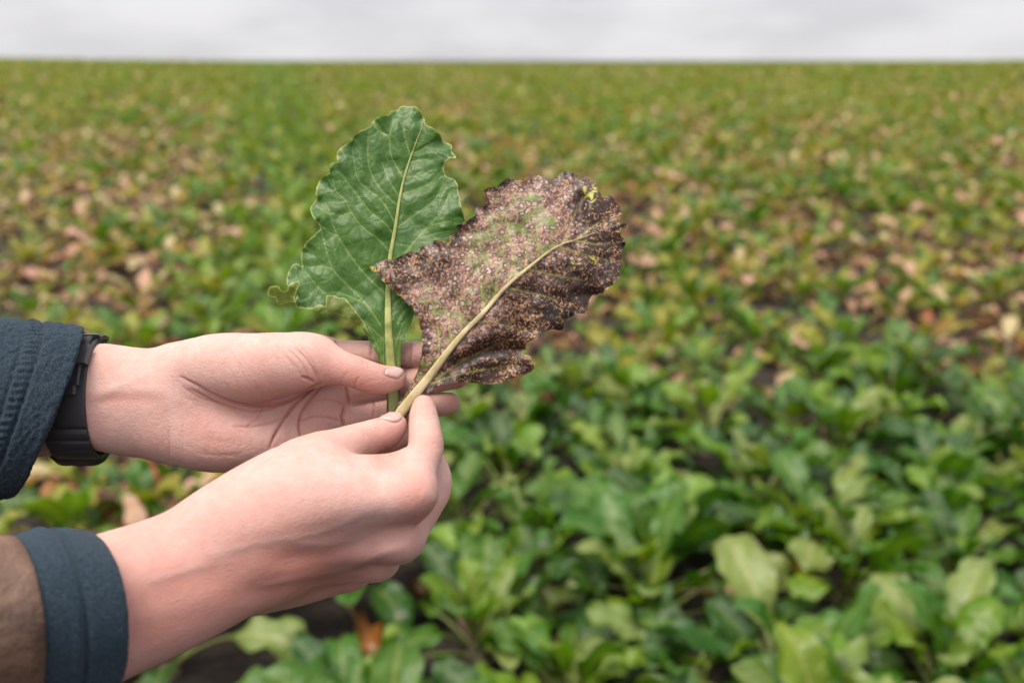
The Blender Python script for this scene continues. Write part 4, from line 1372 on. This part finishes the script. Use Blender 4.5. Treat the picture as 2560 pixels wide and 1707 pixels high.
def healthy_leaf():
    rng = np.random.RandomState(11)
    mid = [(985, 1034), (981, 960), (976, 900)] + zl((895, 1560), (893, 1300), (905, 1100), (940, 900), (970, 700), (1000, 560), (1040, 430), (1080, 320), (1115, 230), (1128, 175))
    veins = [
        zl((1000, 560), (950, 480), (910, 390), (905, 270), (920, 160)), zl((905, 272), (850, 250), (790, 200)),
        zl((960, 745), (850, 640), (770, 500), (755, 330), (765, 240)), zl((940, 860), (850, 710), (700, 580), (660, 430), (655, 350)),
        zl((925, 930), (870, 860), (770, 780), (660, 640), (570, 530), (510, 500)),
        zl((905, 1060), (830, 970), (720, 890), (640, 780), (610, 710), (545, 650), (520, 570)),
        zl((610, 710), (560, 720), (490, 715)), zl((640, 790), (600, 800), (550, 830)),
        zl((870, 1335), (760, 1230), (660, 1110), (550, 940), (500, 800), (470, 720)), zl((500, 800), (460, 780), (410, 745)),
        zl((850, 1560), (740, 1400), (620, 1280), (520, 1170), (470, 1020), (430, 870)), zl((550, 945), (490, 920), (440, 880)),
        zl((520, 1170), (440, 1150), (340, 1160)), zl((740, 1400), (560, 1330), (470, 1330), (400, 1270), (330, 1180)),
        zl((1040, 395), (1005, 270), (1000, 190), (1015, 160)), zl((1065, 385), (1130, 360), (1170, 310)), zl((1045, 450), (1100, 435), (1190, 430)),
        zl((1005, 545), (1110, 540), (1190, 500)), zl((985, 665), (1090, 630), (1190, 580), (1260, 500)),
        zl((955, 890), (1080, 800), (1200, 710), (1270, 590)), zl((1010, 1060), (1100, 950), (1240, 800), (1310, 650)),
        zl((1190, 870), (1300, 850), (1360, 830)), zl((1110, 960), (1220, 930), (1330, 910)), zl((960, 670), (900, 570), (850, 450)),
        zl((920, 1440), (940, 1400), (975, 1375), (1010, 1330)), zl((955, 1540), (975, 1490), (1010, 1450), (1035, 1440)),
        z2((1395, 390), (1370, 300), (1330, 200), (1200, 80), (1100, -40)), z2((1345, 390), (1290, 250), (1210, 90), (1130, 20)),
        z2((1415, 360), (1420, 230), (1460, 120), (1500, 40)), z2((1440, 380), (1450, 220), (1500, 90)),
    ]
    outl = [(969, 1034), (966, 985), (953, 914), (943, 888), (930, 863), (906, 821), (880, 800)] + \
        zl((600, 1484), (480, 1450), (385, 1440), (320, 1435), (275, 1425), (262, 1385), (275, 1340), (250, 1300), (210, 1270), (220, 1190), (265, 1135),
           (310, 1150), (305, 1080), (320, 1020), (350, 980), (430, 905), (425, 870), (385, 820), (370, 770), (385, 730), (420, 680), (405, 660), (420, 590),
           (450, 550), (490, 520), (505, 460), (550, 450), (545, 400), (575, 350), (640, 310), (650, 280), (720, 230), (775, 210), (780, 190), (830, 140),
           (895, 125), (905, 105), (950, 95), (985, 70), (1040, 72), (1090, 80), (1120, 120), (1140, 160), (1148, 190), (1200, 220), (1250, 270), (1262, 305),
           (1295, 318), (1325, 335), (1322, 370), (1352, 420), (1300, 425), (1270, 470), (1280, 540), (1330, 560), (1360, 600), (1370, 660), (1385, 730), (1400, 800), (1418, 840)) + \
        [(1160, 566), (1152, 600), (1130, 645), (1100, 692), (1070, 732), (1045, 770), (1030, 801), (1013, 842), (1004, 873), (1001, 914), (999, 985), (998, 1034)]
    loop = resample(catmull(outl, 6, closed=True), 3.0, closed=True)
    # fine ragged margin
    nrm = np.roll(loop, -1, 0) - np.roll(loop, 1, 0); nrm = np.stack((nrm[:, 1], -nrm[:, 0]), 1)
    nrm /= np.maximum(np.linalg.norm(nrm, axis=1), 1e-6)[:, None]
    loop = loop + nrm * (vnoise(loop, 1 / 9.0, 3) * 1.6 * (loop[:, 1] < 780))[:, None]
    cl = np.vstack((loop, loop[:1]))
    midc = catmull(mid, 6)
    vc = [catmull(v, 5) if len(v) > 2 else np.array(v) for v in veins]
    def relief(P, dm=None):
        s = signed_side(P, midc)
        dmid = np.abs(s)
        dv = np.full(len(P), 1e9)
        for v in vc:
            q, _ = seg_dist(P, v, 70)
            dv = np.minimum(dv, q)
        d = 522.0 + np.clip(850 - P[:, 1], 0, 999) * 0.046
        up = np.clip((900 - P[:, 1]) / 120, 0, 1)
        d += up * (-0.034 * dmid + 0.00010 * dmid ** 2)
        both = np.minimum(dv, dmid)
        d -= up * (0.95 * (1 - np.exp(-(both / 15) ** 2)) - 0.25)
        d += up * (2.2 * vnoise(P, 1 / 80.0, 4) + 0.8 * vnoise(P, 1 / 30.0, 5) + 0.12 * vnoise(P, 1 / 12.0, 6))
        # the tip and the left shoulder roll back
        d += 0.00045 * np.clip(340 - P[:, 1], 0, 99) ** 2 + 0.0006 * np.clip(P[:, 0] - 1100, 0, 99) ** 2
        if dm is None:
            dm, par = seg_dist(P, cl)
        else:
            dm, par = dm
        q1 = np.stack((par, np.zeros(len(par))), 1)
        d += up * 4.2 * np.exp(-dm / 22.0) * vnoise(q1, 58.0, 61) + up * 1.6 * np.exp(-dm / 9.0) * vnoise(q1, 150.0, 62)
        return d, dv, dmid
    P, F = cdt_fill(loop, vein_points(vc), 3.6, rng)
    dmp = seg_dist(P, cl)
    d, dv, dmid = relief(P, dmp)
    # vein strength thins outwards
    vein = np.zeros(len(P))
    for i, v in enumerate(vc):
        q, t = seg_dist(P, v, 20)
        vein = np.maximum(vein, np.exp(-(q / (1.7 - 0.6 * t)) ** 2) * (1 - 0.45 * t))
    edge = np.exp(-(dmp[0] / 1.5) ** 2) * (P[:, 1] < 800)
    lowv = np.clip((P[:, 1] - 820) / 60, 0, 1) * 0.6 * (0.5 + 0.5 * np.sin(P[:, 0] * 0.9))
    vein = np.maximum(vein, lowv)
    V = locs(P[:, 0], P[:, 1], d)
    root = empty('beet_leaf', tuple(to_world(loc_mm(985, 1034, 522))))
    tag(root, 'healthy glossy dark green beet leaf held upright under the thumb', 'leaf')
    blade = world_part('blade', V, face_cam(V, F), [M_HEALTHY], root, attrs={'vein': vein, 'edge': edge, 'under': np.zeros(len(P))})
    # margins that curl forward and show the dull underside
    def flap(name, poly, fold, lift):
        lp = resample(catmull(poly, 5, closed=True), 3.0, closed=True)
        Q, G = cdt_fill(lp, None, 4.5, rng)
        df, _ = seg_dist(Q, np.array(fold))
        dm_, _ = seg_dist(Q, np.vstack((lp, lp[:1])))
        base, _, _ = relief(Q)
        dd = base - 0.6 - lift * np.sin(np.clip(df / 60, 0, 1) * math.pi / 2) + 0.5 * vnoise(Q, 1 / 14.0, 9)
        W = locs(Q[:, 0], Q[:, 1], dd)
        eg = np.exp(-(dm_ / 1.8) ** 2) * np.clip(df / 8, 0, 1)
        vn = np.exp(-((vnoise(Q, 1 / 24.0, 15)) / 0.07) ** 2) * 0.35
        o = world_part(name, W, face_cam(W, G), [M_HEALTHY], root, blade, attrs={'vein': vn, 'edge': eg, 'under': np.ones(len(Q))})
        o['label'] = 'rolled olive underside of the leaf margin'
    flap('curled_margin', zl((385, 1446), (430, 1408), (470, 1420), (476, 1352), (520, 1346), (560, 1364), (600, 1366), (640, 1410), (690, 1475), (735, 1540), (770, 1620),
                             (700, 1545), (600, 1495), (480, 1460)), zl((385, 1446), (480, 1462), (600, 1496), (700, 1545), (770, 1620)), 4.0)
    flap('curled_margin', zl((278, 1425), (268, 1400), (235, 1395), (150, 1408), (130, 1365), (80, 1348), (92, 1292), (150, 1285), (172, 1316), (212, 1312), (228, 1272), (285, 1250), (292, 1275), (272, 1320), (262, 1370)),
         zl((278, 1425), (235, 1395), (150, 1408)), 5.0)
    dfun = lambda p: relief(p)[0] - 0.7
    w = [13, 12.5, 11.5, 9.5, 6.8, 5.2, 4.4, 3.5, 2.8, 2.2, 1.6, 1.1, 0.6]
    st = stalk_part('stalk', [(m[0], m[1], w[i]) for i, m in enumerate(mid)], dfun, root, None, M_STALK_G, 0.42, 0.3)
    return root

def diseased_leaf():
    rng = np.random.RandomState(23)
    mid = [(1004, 1042)] + zd((240, 1500), (400, 1300), (520, 1140), (620, 1020), (720, 920), (870, 750), (1000, 640), (1120, 545), (1200, 500), (1280, 475), (1400, 430))
    veins = [
        zd((470, 1140), (465, 1020), (430, 860), (400, 720)), zd((600, 1005), (590, 900), (560, 760), (500, 640)), zd((540, 1060), (520, 900), (470, 760)),
        zd((730, 880), (722, 760), (690, 600), (620, 470)), zd((890, 710), (905, 600), (890, 450), (850, 300)), zd((800, 820), (810, 680), (770, 520)),
        zd((1060, 570), (1055, 470), (1040, 330), (1000, 180)), zd((1200, 500), (1250, 380), (1310, 240)), zd((980, 650), (990, 540), (960, 400)),
        zd((700, 965), (780, 960), (870, 985), (960, 1010)), zd((450, 1300), (600, 1200), (760, 1120), (900, 1060)), zd((420, 1330), (560, 1280), (760, 1240), (940, 1220)),
        zd((880, 760), (1020, 790), (1180, 830)), zd((1010, 650), (1180, 690), (1350, 720)), zd((1180, 515), (1330, 560), (1480, 600)), zd((1280, 475), (1400, 500), (1520, 500)),
        zd((1290, 470), (1380, 400), (1480, 330)),
    ]
    outl = [(990, 1046), (986, 1023)] + zd(
        (260, 1400), (310, 1320), (350, 1230), (370, 1130), (370, 1040), (345, 950), (300, 870), (240, 810), (170, 750), (110, 690), (55, 635), (100, 610), (150, 585),
        (210, 590), (300, 545), (355, 550), (360, 515), (430, 500), (450, 475), (530, 485), (535, 450), (575, 420), (575, 390), (630, 365), (680, 330), (690, 290), (740, 270),
        (745, 220), (730, 190), (760, 165), (805, 160), (830, 140), (880, 110), (960, 125), (1010, 95), (1080, 95), (1150, 125), (1180, 85), (1235, 70), (1290, 90), (1300, 110),
        (1330, 95), (1390, 125), (1415, 180), (1440, 210), (1500, 220), (1530, 270), (1560, 310), (1555, 345), (1515, 370), (1580, 375), (1580, 410), (1545, 430), (1575, 490),
        (1555, 540), (1555, 600), (1545, 690), (1500, 735), (1440, 790), (1370, 810), (1345, 900), (1290, 915), (1220, 950), (1200, 1010), (1150, 1005), (1070, 1030), (1050, 1070),
        (990, 1090), (985, 1130), (940, 1140), (985, 1155), (1040, 1210), (1020, 1250), (960, 1285), (860, 1320), (770, 1330), (640, 1320), (520, 1325), (450, 1350), (400, 1390),
        (340, 1440)) + [(1022, 1032), (1012, 1046)]
    loop = resample(catmull(outl, 6, closed=True), 2.8, closed=True)
    nrm = np.roll(loop, -1, 0) - np.roll(loop, 1, 0); nrm = np.stack((nrm[:, 1], -nrm[:, 0]), 1)
    nrm /= np.maximum(np.linalg.norm(nrm, axis=1), 1e-6)[:, None]
    loop = loop + nrm * ((vnoise(loop, 1 / 8.0, 13) * 2.6 + vnoise(loop, 1 / 4.0, 14) * 1.2) * (loop[:, 1] < 930))[:, None]
    cl = np.vstack((loop, loop[:1]))
    midc = catmull(mid, 6)
    vc = [catmull(v, 5) for v in veins]
    def relief(P, dm=None):
        s = signed_side(P, midc); dmid = np.abs(s)
        dv = np.full(len(P), 1e9)
        for v in vc:
            q, _ = seg_dist(P, v, 70); dv = np.minimum(dv, q)
        along = (P[:, 0] - 1004) * 0.72 - (P[:, 1] - 1042) * 0.69
        up = np.clip((along - 30) / 90, 0, 1)
        d = 512.5 - 0.020 * np.clip(along, 0, 330) + 0.03 * np.clip(along - 330, 0, 999)
        d += up * np.where(s < 0, 0.055 * dmid, 0.03 * dmid)      # lower half falls back
        both = np.minimum(dv, dmid)
        d -= up * 1.0 * (1 - np.exp(-(both / 18) ** 2))
        d += up * (1.6 * vnoise(P, 1 / 60.0, 24) + 0.6 * vnoise(P, 1 / 22.0, 25) + 0.18 * vnoise(P, 1 / 8.0, 26))
        dm, par = seg_dist(P, cl) if dm is None else dm
        q1 = np.stack((par, np.zeros(len(par))), 1)
        d += up * 3.0 * np.exp(-dm / 20.0) * vnoise(q1, 52.0, 63) + up * 1.4 * np.exp(-dm / 9.0) * vnoise(q1, 170.0, 64)
        # the fold running into the lower lobe
        q, t = seg_dist(P, np.array(zd((560, 1230), (700, 1160), (850, 1130), (990, 1130))), 60)
        d += 3.0 * np.exp(-(q / 16) ** 2)
        q, t = seg_dist(P, np.array(zd((1290, 480), (1300, 380), (1320, 230))), 60)
        d += 2.5 * np.exp(-(q / 14) ** 2)
        return d, dv, s
    P, F = cdt_fill(loop, vein_points(vc), 3.6, rng)
    dmp = seg_dist(P, cl)
    d, dv, s = relief(P, dmp)
    vein = np.zeros(len(P))
    for v in vc:
        q, t = seg_dist(P, v, 20)
        vein = np.maximum(vein, np.exp(-(q / 2.2) ** 2) * (0.9 - 0.7 * t))
    low = s > 0
    g = lambda x, y, r: np.exp(-((P[:, 0] - 900 - x / 2.3757) ** 2 + (P[:, 1] - 400 - y / 2.3757) ** 2) / (r / 2.3757) ** 2)
    decay = np.where(low, 0.62 + 0.25 * np.clip(np.abs(s) / 60, 0, 1), 0.37)
    decay = decay + 0.62 * np.exp(-dmp[0] / 13.0) * (P[:, 1] < 900)
    decay += 0.75 * g(1440, 270, 170) + 0.4 * g(1400, 450, 130) + 0.65 * g(330, 600, 170) - 0.25 * g(1330, 560, 110) - 0.2 * g(430, 800, 120)
    decay -= 0.25 * g(760, 980, 90) + 0.2 * g(1150, 560, 90) + 0.2 * g(560, 1290, 80)
    decay += 0.25 * g(560, 800, 90) - 0.06 * g(850, 350, 200)
    decay += 0.10 * vnoise(P, 1 / 45.0, 31)
    green = np.clip(1 - dmp[0] / 10, 0, 1) * np.clip(vnoise(P, 1 / 40.0, 33) * 2, 0, 1) * 0.5
    green += 0.6 * (g(1340, 165, 45) + g(1370, 230, 50) + g(1400, 610, 60) + g(1270, 590, 60) + g(130, 645, 60) + g(240, 690, 50) + g(680, 1250, 60) * 0.8 + g(440, 1210, 60) * 0.9 + g(330, 1300, 60) * 0.8)
    edge = np.exp(-(dmp[0] / 2.2) ** 2)
    V = locs(P[:, 0], P[:, 1], d)
    root = empty('blighted_leaf', tuple(to_world(loc_mm(1004, 1042, 512))))
    tag(root, 'diseased beet leaf covered in brown spots, pinched between thumb and finger', 'leaf')
    world_part('blade', V, face_cam(V, F), [M_DISEASED], root,
               attrs={'vein': vein, 'edge': edge, 'decay': np.clip(decay, 0, 1), 'green': np.clip(green, 0, 1)})
    dfun = lambda p: relief(p)[0] - 0.9
    w = [13.5, 13.5, 10.5, 8, 6.6, 5.7, 4.5, 3.7, 2.9, 2.1, 1.4, 0.7]
    stalk_part('stalk', [(m[0], m[1], w[i]) for i, m in enumerate(mid)], dfun, root, None, M_STALK_D, 0.42, 0.25)
    return root
healthy_leaf()
diseased_leaf()
